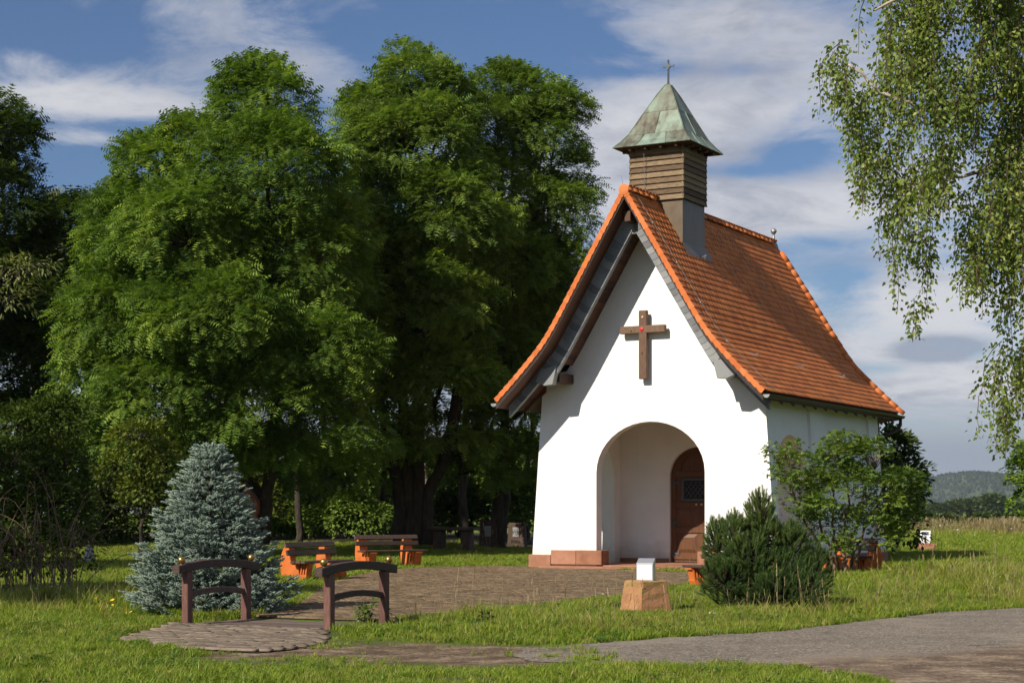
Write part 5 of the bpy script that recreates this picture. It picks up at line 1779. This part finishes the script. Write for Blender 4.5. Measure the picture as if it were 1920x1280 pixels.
# mountain pine -----------------------------------------------------
r = np.random.default_rng(33)
pp0 = G(1440, 1146)
Yp = pp0.y
pine = empty('mountain_pine', pp0, 0, 'dense dark green mountain pine beside the road in front of the chapel', 'pine')
pb = [px_blob(*q) for q in ((1440, 1088, 104, 60, Yp, 0.9), (1425, 985, 26, 62, Yp), (1428, 1020, 42, 50, Yp), (1345, 1030, 22, 56, Yp), (1378, 1020, 20, 56, Yp - .2), (1482, 1035, 34, 52, Yp), (1528, 1080, 32, 50, Yp), (1400, 1050, 40, 45, Yp - .3), (1360, 1095, 48, 48, Yp - .3), (1470, 1110, 80, 40, Yp - .4), (1440, 1125, 105, 26, Yp - .2, 0.8))]
B = np.array(pb)
wgt = B[:, 3] * B[:, 5] + 0.06
n = 3700
wh = r.choice(len(B), n, p=wgt / wgt.sum())
d = rand_unit(r, n)
d[:, 2] = np.where(d[:, 2] < -0.5, -d[:, 2], d[:, 2])
rad = (1 - 0.5 * r.random(n) ** 2)
P = B[wh, :3] + d * B[wh, 3:6] * rad[:, None] * 0.96
A = unit(0.75 * d + np.array([0, 0, 0.85]) + r.normal(0, 0.22, (n, 3)))
keep = P[:, 2] > 0.02
P, A = P[keep], A[keep]
PNV, PNF = shoot_template(28, 0.42, 0.024, 0.80, 4, 0.05)
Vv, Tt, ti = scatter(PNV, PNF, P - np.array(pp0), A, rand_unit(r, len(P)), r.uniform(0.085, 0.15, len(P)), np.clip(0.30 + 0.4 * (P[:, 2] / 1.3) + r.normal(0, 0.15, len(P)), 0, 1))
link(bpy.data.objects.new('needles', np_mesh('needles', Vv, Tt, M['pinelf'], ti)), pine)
mb = MB()
for q in pb:
    c = Vector(q[:3]) - pp0
    limb(mb, [(r.normal(0, .06), r.normal(0, .06), -0.05), (c.x * 0.6, c.y * 0.6, c.z * 0.4), (c.x, c.y, c.z + q[5] * 0.8)], 0.035, 0.008, 6)
for k in range(0, len(P), 4):
    c = P[k] - np.array(pp0)
    q = pb[wh[keep][k]]
    mb.tube([Vector(q[:3]) - pp0, Vector(c)], [0.010, 0.006], 4, False)
mb.build('stems', M['bark'], pine)

# shrub beside the chapel -------------------------------------------
Ys = 35.2
b = [px_blob(*q) for q in ((1580, 870, 45, 55, Ys), (1510, 880, 55, 45, Ys), (1640, 880, 55, 50, Ys), (1590, 940, 100, 60, Ys), (1680, 930, 42, 50, Ys), (1490, 935, 42, 42, Ys - .2), (1570, 845, 22, 35, Ys), (1465, 860, 22, 16, Ys), (1620, 1000, 75, 45, Ys), (1540, 985, 50, 45, Ys - .3), (1690, 985, 34, 50, Ys))]
stems = [[G(1575 + dx, 1088 + dy), at(1575 + dx * 2, 1040, Ys), at(1575 + dx * 4.5, 980, Ys), at(1575 + dx * 7, 905, Ys)] for dx, dy in ((-14, 0), (-8, 2), (-3, -1), (2, 1), (7, 2), (12, -1), (17, 1))]
tree('leafy_shrub', 'tall loose green shrub with bare stems in front of the chapel side wall', 'shrub', G(1578, 1088), b, M['shrubleaf'], 300, 0.26, 30, 0.088, LOB, 51, 0.032, stems=stems, bark='twig', twigs=1.0, back=0.8)
b = [px_blob(*q) for q in ((1670, 860, 36, 45, 53), (1690, 910, 38, 55, 53), (1655, 940, 40, 60, 53), (1690, 990, 40, 50, 53), (1660, 830, 25, 25, 53))]
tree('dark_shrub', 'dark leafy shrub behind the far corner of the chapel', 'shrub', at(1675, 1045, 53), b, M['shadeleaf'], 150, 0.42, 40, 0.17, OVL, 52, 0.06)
# tree at the right edge, lower
b = [px_blob(*q) for q in ((1925, 900, 34, 32, 42), (1935, 950, 32, 26, 42), (1960, 880, 50, 60, 42), (1915, 880, 18, 16, 42), (1975, 960, 50, 50, 42))]
tree('field_maple', 'bright green tree cut off by the right edge above the meadow', 'tree', at(1990, 1060, 42), b, M['locust'], 120, 0.30, 40, 0.11, LOB, 53, 0.10)

# birch hanging in at the top right ---------------------------------
r = np.random.default_rng(61)
birch = empty('birch_tree', (6.6, 17.2, 0), 0, 'birch with hanging leafy twigs reaching in from the right edge', 'birch')
bb = Vector((6.6, 17.2, 0))
mb = MB()
limb(mb, [(0, 0, -0.1), (0.05, 0.05, 2.2), (-0.1, 0, 5.0), (0.1, 0.1, 9.5)], 0.19, 0.06, 10, 0.02, r)
BY = 16.6
mains = [[(6.5, 17.2, 4.2), at(2050, 130, 17.0), at(1920, 158, BY), at(1850, 186, BY), at(1800, 205, BY), at(1752, 196, BY)],
         [at(1800, 205, BY), at(1745, 210, BY), at(1690, 190, BY), at(1640, 165, BY), at(1590, 120, BY)],
         [(6.5, 17.2, 3.6), at(2050, 260, 17.0), at(1905, 285, BY), at(1830, 325, BY), at(1780, 330, BY)],
         [(6.5, 17.2, 5.2), at(2030, -80, 16.6), at(1860, -40, 16.0), at(1740, -30, 15.8), at(1640, 20, 15.8)],
         [(6.5, 17.2, 3.0), at(2080, 430, 17.4), at(1960, 460, 17.2), at(1890, 520, 17.2)],
         [(6.5, 17.2, 5.6), at(2050, -120, 17.8), at(1900, -90, 17.8), at(1780, -60, 17.6), at(1690, -40, 17.4)]]
for i, q in enumerate(mains):
    limb(mb, [Vector(x) - bb for x in q], 0.055 if i != 1 else 0.026, 0.010, 7, 0.012, r)
mb.build('trunk', M['birchbark'], birch, True)
BX = [1530, 1548, 1575, 1595, 1630, 1642, 1660, 1700, 1716, 1736, 1758, 1790, 1812, 1830, 1860, 1880, 1920, 2060]
BB = [140, 165, 265, 345, 390, 470, 540, 530, 680, 700, 640, 540, 500, 760, 810, 840, 920, 970]
TX = [1530, 1548, 1575, 1600, 1625, 1650, 1700, 1800, 2060]
TT = [105, 90, 60, 0, -60, -120, -200, -240, -260]
tw, LP, LA, LT = MB(), [], [], []
for tries in range(2500):
    px = 1535 + 500 * r.random()
    bot, top = np.interp(px, BX, BB), np.interp(px, TX, TT)
    bot = top + (bot - top) * (0.72 + 0.34 * float(vnoise(np.array([px]), np.array([0.0]), 0.055, 12)[0]))
    y0 = -260 + 1200 * r.random()
    if y0 < top or y0 > bot - 12:
        continue
    gap = float(vnoise(np.array([px]), np.array([y0]), 0.016, 3)[0]) * 0.6 + float(vnoise(np.array([px]), np.array([y0]), 0.035, 5)[0]) * 0.4
    if gap < 0.41 or (1785 < px < 1855 and 225 < y0 < 325 and r.random() < 0.75):
        continue
    cy = 16.7 + 1.1 * (float(vnoise(np.array([px]), np.array([y0]), 0.012, 8)[0]) - 0.5) + r.normal(0, 0.35)
    ln = min(r.uniform(35, 150), bot - y0 + r.uniform(-25, 8))
    if ln < 15:
        ln = 15
    Yq = cy + r.normal(0, 0.15)
    p0 = at(px, y0, Yq)
    out = Vector((r.normal(-0.35, 0.55), r.normal(0, 0.5), 0))
    L = ln * Yq / F
    pts = []
    m = max(4, int(L / 0.09))
    for i in range(m + 1):
        q = i / m
        pts.append(p0 + out * (0.22 * math.sin(min(q * 2, 1) * 1.57) * min(L, 0.7)) + Vector((r.normal(0, 0.008), r.normal(0, 0.008), -L * (q ** 1.15))))
    tw.tube([p - bb for p in pts], [0.0055 - 0.003 * i / m for i in range(m + 1)], 3, False)
    nl = int(L / 0.0115) + 8
    for i in range(nl):
        q = (i + r.random()) / nl * m
        k = min(int(q), m - 1)
        p = pts[k].lerp(pts[k + 1], q - k)
        a = r.uniform(0, 6.28)
        LP.append(np.array(p - bb) + np.array([math.cos(a), math.sin(a), 0.0]) * r.uniform(0.005, 0.10) + np.array([0, 0, r.normal(0, 0.015)]))
        LA.append((math.cos(a) * 0.75 + r.normal(0, .2), math.sin(a) * 0.75 + r.normal(0, .2), -0.75 + r.normal(0, .3)))
        LT.append(np.clip(r.normal(0.5, 0.2), 0, 1))
tw.build('twigs', M['twig'], birch)['kind'] = 'stuff'
BLV = np.array([(0, -0.25, 0), (0, 0, 0), (0.34, 0.28, 0.05), (0.22, 0.62, 0.03), (0, 1.0, -0.06), (-0.22, 0.62, 0.03), (-0.34, 0.28, 0.05)], np.float32)
BLF = np.array([(1, 2, 3), (1, 3, 4), (1, 4, 5), (1, 5, 6)], np.int32)
LP, LA = np.array(LP), np.array(LA)
Vv, Tt, ti = scatter(BLV, BLF, LP, LA, rand_unit(r, len(LP)) + np.array([0, -0.2, 0.5]), r.uniform(0.030, 0.056, len(LP)), np.array(LT))
link(bpy.data.objects.new('leaves', np_mesh('leaves', Vv, Tt, M['birchleaf'], ti)), birch)


# ================================================================== GRASS
def tuft(name, n, h, spread, lean, mat, seed, wd=0.006, head=False):
    r = np.random.default_rng(seed)
    v, f = [], []
    for i in range(n):
        a = r.uniform(0, 6.28)
        x, y = r.normal(0, spread, 2)
        hh = h * r.uniform(0.55, 1.15)
        l = lean * hh * r.uniform(0.4, 1.5)
        c, s = math.cos(a), math.sin(a)
        b = r.uniform(0, 6.28)
        wx, wy = math.cos(b) * wd, math.sin(b) * wd
        k = len(v)
        v += [(x - wx, y - wy, -0.01), (x + wx, y + wy, -0.01),
              (x + c * l * 0.3 - wx * .8, y + s * l * 0.3 - wy * .8, hh * 0.55), (x + c * l * 0.3 + wx * .8, y + s * l * 0.3 + wy * .8, hh * 0.55), (x + c * l, y + s * l, hh)]
        f += [(k, k + 1, k + 3), (k, k + 3, k + 2), (k + 2, k + 3, k + 4)]
        if head:
            k = len(v)
            for q in range(3):
                v += [(x + c * l * 0.85 + wx * 3, y + s * l * 0.85 + wy * 3, hh * (0.78 + .08 * q)), (x + c * l * 0.9 - wx * 3, y + s * l * 0.9 - wy * 3, hh * (0.80 + .08 * q)), (x + c * l, y + s * l, hh * (0.90 + .08 * q))]
                f.append((k + 3 * q, k + 3 * q + 1, k + 3 * q + 2))
    return bpy.data.objects.new(name, np_mesh(name, v, f, mat))


def grass_field(name, sources, P, rot, scl, idx, label, cat):
    col = bpy.data.collections.new(name + '_blades')
    for s in sources:
        col.objects.link(s)
    me = bpy.data.meshes.new(name)
    me.vertices.add(len(P))
    me.vertices.foreach_set('co', np.asarray(P, np.float32).ravel())
    for nm, ty, dat, key in (('rot', 'FLOAT_VECTOR', rot, 'vector'), ('scl', 'FLOAT_VECTOR', scl, 'vector'), ('idx', 'INT', idx, 'value')):
        at_ = me.attributes.new(nm, ty, 'POINT')
        at_.data.foreach_set(key, np.asarray(dat, np.int32 if ty == 'INT' else np.float32).ravel())
    me.update()
    o = link(bpy.data.objects.new(name, me))
    ng = bpy.data.node_groups.new(name, 'GeometryNodeTree')
    ng.interface.new_socket('Geometry', in_out='INPUT', socket_type='NodeSocketGeometry')
    ng.interface.new_socket('Geometry', in_out='OUTPUT', socket_type='NodeSocketGeometry')
    gi, go = ng.nodes.new('NodeGroupInput'), ng.nodes.new('NodeGroupOutput')
    ins = ng.nodes.new('GeometryNodeInstanceOnPoints')
    ci = ng.nodes.new('GeometryNodeCollectionInfo')
    ci.inputs['Collection'].default_value = col
    ci.inputs['Separate Children'].default_value = True
    ci.inputs['Reset Children'].default_value = True
    ins.inputs['Pick Instance'].default_value = True

    def na(nm, ty):
        q = ng.nodes.new('GeometryNodeInputNamedAttribute')
        q.data_type = ty
        q.inputs['Name'].default_value = nm
        return q.outputs[0]
    ng.links.new(gi.outputs[0], ins.inputs['Points'])
    ng.links.new(ci.outputs[0], ins.inputs['Instance'])
    ng.links.new(na('idx', 'INT'), ins.inputs['Instance Index'])
    ng.links.new(na('rot', 'FLOAT_VECTOR'), ins.inputs['Rotation'])
    ng.links.new(na('scl', 'FLOAT_VECTOR'), ins.inputs['Scale'])
    ng.links.new(ins.outputs[0], go.inputs[0])
    m = o.modifiers.new('scatter', 'NODES')
    m.node_group = ng
    return tag(o, label, cat, kind='stuff')


def region(r, ylo, yhi, per_m2, xlo=None, xhi=None, margin=1.12):
    """random ground points over the wedge of land in view"""
    wl_ = lambda y: -0.29 * y * margin - 0.6
    wr_ = lambda y: 0.29 * y * margin + 0.6
    x0, x1 = (wl_(yhi) if xlo is None else xlo), (wr_(yhi) if xhi is None else xhi)
    n = int((x1 - x0) * (yhi - ylo) * per_m2)
    P = np.stack([r.uniform(x0, x1, n), r.uniform(ylo, yhi, n)], -1)
    ok = (P[:, 0] > -0.29 * P[:, 1] * margin - 0.6) & (P[:, 0] < 0.29 * P[:, 1] * margin + 0.6)
    return P[ok]


def hard(P, road_soft=0.06):
    """True where paving, road, walls or the bridge leave no room for grass"""
    bad = poly_dist(P, PLAZA) < 0.02
    bad |= poly_dist(P, PATH) < 0.03
    bad |= poly_dist(P, CHAPEL_FP) < 0.05
    bad |= poly_dist(P, BRIDGE_FP) < -0.02
    return bad


r = np.random.default_rng(91)
SH = [tuft('a_short_blades', 9, 0.075, 0.022, 0.6, M['grass'], 1, 0.0045), tuft('b_short_blades', 9, 0.085, 0.024, 0.7, M['grass'], 2, 0.0045), tuft('c_dry_blades', 8, 0.075, 0.024, 0.8, M['grass2'], 3, 0.004),
      tuft('d_tall_blades', 9, 0.17, 0.03, 0.55, M['grass'], 4, 0.006), tuft('e_tall_blades', 8, 0.19, 0.03, 0.6, M['grass2'], 5, 0.0055), tuft('f_straw_stems', 3, 0.42, 0.03, 0.25, M['straw'], 6, 0.0022, True)]
rr = np.random.default_rng(17)
kq = 11
aa = rr.uniform(0, 6.28, kq)
cv_, ct_, _t = scatter(OV_V, OV_F, np.stack([rr.normal(0, .02, kq), rr.normal(0, .02, kq), rr.uniform(0.015, 0.055, kq)], -1), np.stack([np.cos(aa), np.sin(aa), rr.uniform(0.0, 0.5, kq)], -1), np.tile([0, 0, 1.0], (kq, 1)), rr.uniform(0.03, 0.065, kq), np.zeros(kq))
SH.append(bpy.data.objects.new('g_broad_leaves', np_mesh('g_broad_leaves', cv_, ct_, grass_mat('broad_leaf', (0.050, 0.115, 0.014), (0.090, 0.175, 0.020), (0.150, 0.230, 0.032)))))
Pn = region(r, 12.6, 31, 520)
Pm = region(r, 31, 62, 120)
Pf = region(r, 62, 125, 22, xlo=8)
P = np.concatenate([Pn, Pm, Pf])
zone = np.concatenate([np.zeros(len(Pn)), np.ones(len(Pm)), np.full(len(Pf), 2)])
bad = hard(P)
dr_ = poly_dist(P, ROAD)
nz = vnoise(P[:, 0], P[:, 1], 1.4, 9)
left_road = P[:, 0] < 0.4 + nz                         # the track fades into grass towards the left
nz2 = vnoise(P[:, 0], P[:, 1], 3.1, 4)
bad |= (dr_ < 0.0) & ~(left_road & (nz2 > 0.62) & (r.random(len(P)) < 0.5))
bare = vnoise(P[:, 0], P[:, 1], 2.2, 14) * 0.6 + vnoise(P[:, 0], P[:, 1], 5.0, 15) * 0.4
ptrk = poly_dist(P, TRACK)
bad |= (ptrk < 0.12) & (bare < 0.50 + 0.18 * r.random(len(P))) & (r.random(len(P)) < 0.94)
bad |= (poly_dist(P, PATH) < 0.22) & (P[:, 1] < 20.6) & (bare < 0.6)
bad |= (P[:, 1] < 19.5) & (bare < 0.39) & (r.random(len(P)) < 0.85)
bad |= (P[:, 1] < 17.4) & (P[:, 0] < 2) & (P[:, 0] > -4.2) & (bare < 0.44) & (P[:, 1] > 15.6) & (r.random(len(P)) < 0.9)
# inside the wood the floor is thin
shade_wood = (P[:, 1] > 56) & (P[:, 0] < 2)
bad |= (P[:, 1] > 59) & (P[:, 0] < 2) & (r.random(len(P)) < 0.93)
keep = ~bad
P, zone = P[keep], zone[keep]
dr_ = dr_[keep]
dpl = poly_dist(P, PLAZA)
n = len(P)
# how tall it stands: mown lawn by the plaza and in front, rank on the banks
rank = np.zeros(n)
strip = (P[:, 1] > 19.5) & (dr_ > 0.0) & (P[:, 0] > -2.2)
edge_tall = np.clip(1 - np.abs(dr_ - 0.9) / 1.4, 0, 1) * strip
bank = np.exp(-((P[:, 0] - 8.0) / 2.6) ** 2 - ((P[:, 1] - 30.5) / 3.4) ** 2)
leftb = np.exp(-((P[:, 0] + 6.2) / 1.3) ** 2 - ((P[:, 1] - 24.5) / 2.4) ** 2)
ditch = np.exp(-((P[:, 0] + 0.6) / 1.1) ** 2 - ((P[:, 1] - 21.6) / 0.9) ** 2)
patch = vnoise(P[:, 0], P[:, 1], 0.9, 33) * 0.6 + vnoise(P[:, 0], P[:, 1], 2.6, 34) * 0.4
rank = np.clip(0.22 * edge_tall + 0.9 * bank + 0.8 * leftb + 0.45 * ditch, 0, 1) * np.clip((patch - 0.28) * 2.6, 0, 1.3)
q = r.random(n)
warm = vnoise(P[:, 0], P[:, 1], 0.8, 21)
idx = np.where(q < 0.42, 0, 1)
idx = np.where(r.random(n) < 0.13 + 0.60 * np.clip(warm - 0.45, 0, 1) + 0.25 * edge_tall, 2, idx)
tall = r.random(n) < rank * 0.75
idx = np.where(tall, np.where(r.random(n) < 0.62 - 0.2 * edge_tall, 3, 4), idx)
idx = np.where((r.random(n) < 0.030 * rank + 0.011 * edge_tall + 0.0008) & (P[:, 1] > 18), 5, idx)
clov = vnoise(P[:, 0], P[:, 1], 1.9, 51)
idx = np.where((r.random(n) < 0.05 + 0.55 * np.clip((clov - 0.62) * 3, 0, 1)) & ~tall & (P[:, 1] < 31), 6, idx)
sc = r.uniform(0.55, 1.2, n) * np.clip(0.55 + 0.9 * patch, 0.6, 1.2) * (1 + 0.25 * (zone == 1) + 0.9 * (zone == 2))
sc *= np.where((P[:, 1] < 19), 0.80, 1.0)
sc *= np.where(poly_dist(P, TRACK) < 0.35, 0.6, 1.0)
sc *= np.where(tall, 0.7 + 0.6 * rank, 1.0)
sc *= np.where(np.hypot(P[:, 0] - st.location.x, P[:, 1] - st.location.y) < 0.95, 0.38, 1.0)
sclv = np.stack([sc * np.where(zone >= 1, 1.5, 1.0), sc * np.where(zone >= 1, 1.5, 1.0), sc * r.uniform(0.75, 1.25, n)], -1)
rotv = np.stack([r.normal(0, 0.10, n), r.normal(0, 0.10, n), r.uniform(0, 6.28, n)], -1)
Z = ground_z(P[:, 0], P[:, 1])
grass_field('grass', SH, np.column_stack([P, Z]), rotv, sclv, idx, 'green grass with dry blades over the lawn and verges', 'grass')

# meadow flowers and tall stems in front of the far field
r = np.random.default_rng(92)
MS = [tuft('a_meadow_stems', 7, 0.95, 0.14, 0.25, M['meadow'], 7, 0.012, True), tuft('b_meadow_stems', 9, 0.75, 0.16, 0.3, M['grass2'], 8, 0.014), tuft('c_meadow_blades', 10, 0.55, 0.18, 0.4, M['grass'], 9, 0.014),
      tuft('d_meadow_stems', 6, 1.15, 0.12, 0.2, M['straw'], 10, 0.010, True)]
Pq = region(r, 92, 165, 7.0, xlo=16)
kk = (vnoise(Pq[:, 0], Pq[:, 1], 0.16, 6) > 0.30) | (Pq[:, 1] > 104)
Pq = Pq[kk]
n = len(Pq)
w_ = vnoise(Pq[:, 0], Pq[:, 1], 0.22, 8)
ix = np.where(w_ > 0.66, np.where(r.random(n) < 0.5, 0, 3), np.where(r.random(n) < 0.5, 1, 2))
sc = r.uniform(0.35, 0.85, n)
grass_field('meadow', MS, np.column_stack([Pq, ground_z(Pq[:, 0], Pq[:, 1])]), np.stack([r.normal(0, .08, n), r.normal(0, .08, n), r.uniform(0, 6.28, n)], -1), np.stack([sc * 1.3, sc * 1.3, sc], -1), ix,
            'tall straw coloured meadow grass along the far edge of the lawn', 'meadow')


def flower_head(name, mat, rad, stem):
    v, f = [], []
    for k in range(7):
        a = 2 * math.pi * k / 7
        v += [(0, 0, stem), (rad * math.cos(a - .35), rad * math.sin(a - .35), stem + rad * .3), (rad * math.cos(a + .35), rad * math.sin(a + .35), stem + rad * .3)]
        f.append((3 * k, 3 * k + 1, 3 * k + 2))
    k = len(v)
    v += [(-0.004, 0, 0), (0.004, 0, 0), (0, 0, stem)]
    f.append((k, k + 1, k + 2))
    return bpy.data.objects.new(name, np_mesh(name, v, f, mat))


r = np.random.default_rng(93)
fp, fs, fi = [], [], []
for c, n, sg, ii, s0 in ((G(1770, 1000), 90, (1.6, 5.0), 0, 2.4), (G(1850, 1003), 40, (5, 6), 0, 2.2), (G(1240, 1120), 10, (1.4, 1.5), 0, 0.8), (G(150, 1130), 16, (0.7, 1.2), 0, 0.9), (G(245, 1155), 12, (0.35, 0.4), 1, 0.9), (G(1040, 1170), 8, (1.5, .8), 0, 0.7), (G(900, 1035), 14, (3, 3), 0, 0.8)):
    for k in range(n):
        fp.append((c.x + r.normal(0, sg[0]), c.y + r.normal(0, sg[1])))
        fs.append(s0 * r.uniform(0.7, 1.2))
        fi.append(ii)
fp, fs, fi = np.array(fp), np.array(fs), np.array(fi)
ok = ~hard(fp) & (poly_dist(fp, ROAD) > 0.05)
fp, fs, fi = fp[ok], fs[ok], fi[ok]
n = len(fp)
grass_field('wildflowers', [flower_head('a_white_flower', M['petal'], 0.028, 0.19), flower_head('b_yellow_flower', M['yellowpetal'], 0.028, 0.20)], np.column_stack([fp, ground_z(fp[:, 0], fp[:, 1])]),
            np.stack([r.normal(0, .3, n), r.normal(0, .3, n), r.uniform(0, 6.28, n)], -1), np.stack([fs] * 3, -1), fi, 'scattered white and yellow wildflowers in the grass', 'wildflowers')

# single weeds that stand out
for i, (px, py, hh, lab) in enumerate(((690, 1166, 0.22, 'leafy weed growing against the right bridge post'), (455, 1150, 0.30, 'yellow green weed between the spruce and the bridge'), (1545, 1128, 0.28, 'leafy weed beside the right foot of the pine'),
                                       (905, 1180, 0.16, 'small weed in the roadside grass below the plaza'), (1690, 1090, 0.25, 'leafy weed on the bank beside the chapel bench'))):
    p = G(px, py)
    bl = [(p.x + dx, p.y, hh * zz, 0.13, 0.13, hh * 0.35) for dx, zz in ((-0.1, 0.5), (0.1, 0.55), (0.0, 0.9))]
    tree('weed', lab, 'weed', p, bl, M['shrubleaf'], 16, 0.07, 12, 0.055, OVL, 70 + i, 0.01, group='weeds in the grass')


# ================================================================== FAR COUNTRY
r = np.random.default_rng(101)
for i, (px, py, rx, ry, Y) in enumerate(((1830, 979, 38, 12, 190), (1880, 977, 30, 12, 200), (1775, 981, 26, 9, 185), (1730, 978, 30, 12, 205), (1935, 980, 30, 10, 195))):
    bl = [px_blob(px + dx * rx, py + dy * ry, rx * 0.5, ry * 0.8, Y) for dx, dy in ((-0.55, 0.2), (0.5, 0.15), (0.0, -0.1))]
    tree('hedge_bush', ('dark hedge bush on the field left of the birch twigs', 'second dark hedge bush from the right edge on the field', 'low dark hedge bush straight behind the white picture box', 'dark hedge bush just right of the chapel shrub', 'dark hedge bush at the right edge of the field')[i],
         'bush', at(px, 987, Y), bl, M['farleaf'], 60, 0.7, 34, 0.40, OVL, 110 + i, 0.05, group='hedge bushes on the field')
fb = [(0, 0, 3.2, 3.0, 3.0, 2.6), (-1.6, 0, 2.4, 2.2, 2.2, 2.0), (1.7, 0, 2.6, 2.2, 2.2, 2.0)]
(FV, FT, Ft), _, _ = crown(r, fb, 60, 1.2, 34, 1.0, OVL, back=0.8)
fcm = np_mesh('crown', FV, FT, M['farleaf'], Ft)
ftm = MB().tube([(0, 0, -0.2), (0, 0, 2.5)], [0.3, 0.2], 6).mesh('trunk', M['bark'])
for k in range(34):
    px = 1560 + 480 * (k + r.uniform(-0.3, 0.3)) / 34
    Y = r.uniform(760, 980)
    p = at(px, 960, Y)
    big = 0.8 + 0.75 * math.exp(-((px - 1850) / 45) ** 2) + r.uniform(-0.15, 0.25)
    o = empty('far_tree', (p.x, p.y, 0), r.uniform(0, 6.28), 'far off tree in the dark row at the foot of the wooded hill', 'tree', 'far trees at the foot of the hill')
    o.scale = (big * 1.15, big * 1.15, big)
    link(bpy.data.objects.new('crown', fcm), o)
    link(bpy.data.objects.new('trunk', ftm), o)
# wooded hill
HD = 5200.0
hp = [(900, 1), (1500, 3), (1640, 6), (1690, 13), (1708, 21), (1722, 32), (1734, 45), (1746, 56), (1765, 65), (1786, 70), (1806, 72), (1853, 67), (1895, 57), (1930, 48), (2000, 36), (2100, 24), (2300, 8), (2600, 2)]
hx = np.linspace(900, 2600, 260)
hd = np.linspace(-1, 1, 30)
HXg, HDg = np.meshgrid(hx, hd)
Yh = HD + HDg * 1300
hz_ = np.interp(HXg, [p[0] for p in hp], [p[1] for p in hp]) * HD / F * np.cos(HDg * math.pi / 2) ** 1.2 * (0.93 + 0.14 * vnoise(HXg.ravel(), HDg.ravel() * 60, 0.03, 2).reshape(HXg.shape))
V = np.stack([(HXg - 960) * HD / F, Yh, hz_ - 1.0], -1).reshape(-1, 3)
nx, ny = len(hx), len(hd)
I = np.arange(nx * ny).reshape(ny, nx)
a, b, c_, d_ = I[:-1, :-1].ravel(), I[:-1, 1:].ravel(), I[1:, 1:].ravel(), I[1:, :-1].ravel()
T = np.concatenate([np.stack([a, b, c_], -1), np.stack([a, c_, d_], -1)])
hill = tag(link(bpy.data.objects.new('hill', np_mesh('hill', V, T, simple('wooded_slope', [(0.3, (0.030, 0.048, 0.018)), (0.7, (0.055, 0.075, 0.025))], 0.02, 0.95, 0.0), None, True))), 'long wooded hill on the horizon', 'hill', kind='structure')
n = 13000
ip = r.uniform(1350, 2350, n)
idd = r.uniform(-1, 0.15, n)
hh = np.interp(ip, [p[0] for p in hp], [p[1] for p in hp]) * HD / F * np.cos(idd * math.pi / 2) ** 1.2
P = np.stack([(ip - 960) * HD / F, HD + idd * 1300, hh - 1], -1)
P = P[hh > 3]
n = len(P)
oc, of = [], []
oc = [(0.5 * math.cos(2 * math.pi * k / 5), 0.5 * math.sin(2 * math.pi * k / 5), 0.35) for k in range(5)] + [(0.32 * math.cos(2 * math.pi * (k + .5) / 5), 0.32 * math.sin(2 * math.pi * (k + .5) / 5), 0.82) for k in range(5)] + [(0, 0, 1.05)]
for k in range(5):
    j = (k + 1) % 5
    of += [(k, j, 5 + k), (5 + k, j, 5 + j), (5 + k, 5 + j, 10)]
conifer = r.random(n) < 0.25
hs = r.uniform(8, 13, n) * np.where(conifer, 1.2, 1.0)
A = np.stack([np.cos(r.uniform(0, 6.28, n)), np.sin(r.uniform(0, 6.28, n)), np.zeros(n)], -1)
wdt = np.where(conifer, 0.5, 0.95) * hs
Vv, Tt, ti = scatter(np.array(oc, np.float32), np.array(of, np.int32), P, A, np.tile([0, 0, 1.0], (n, 1)), np.stack([wdt, wdt, hs], -1), np.where(conifer, 0.1, r.uniform(0.3, 0.9, n)))
tag(link(bpy.data.objects.new('hill_forest', np_mesh('hill_forest', Vv, Tt, leaf_mat('hill_leaf', (0.008, 0.014, 0.006), (0.018, 0.028, 0.009), (0.034, 0.045, 0.014), 0.2, 0.6, 0.2, 0.0, None, 1.0), ti))), 'forest covering the far hill as one mass', 'forest', kind='stuff')

# ------------------------------------------------------------------ the air between
t = NT('summer_haze')
pv = t.node('ShaderNodeVolumePrincipled')
pv.inputs['Color'].default_value = (0.70, 0.82, 1.0, 1)
pv.inputs['Density'].default_value = 0.000050
pv.inputs['Anisotropy'].default_value = 0.1
t.l.new(pv.outputs[0], t.out.inputs['Volume'])
hb = MB().box((600, 7300, 78), (24000, 15800, 160)).build('haze', t.m)
tag(hb, 'thin blue summer haze over the land', 'haze', kind='stuff')
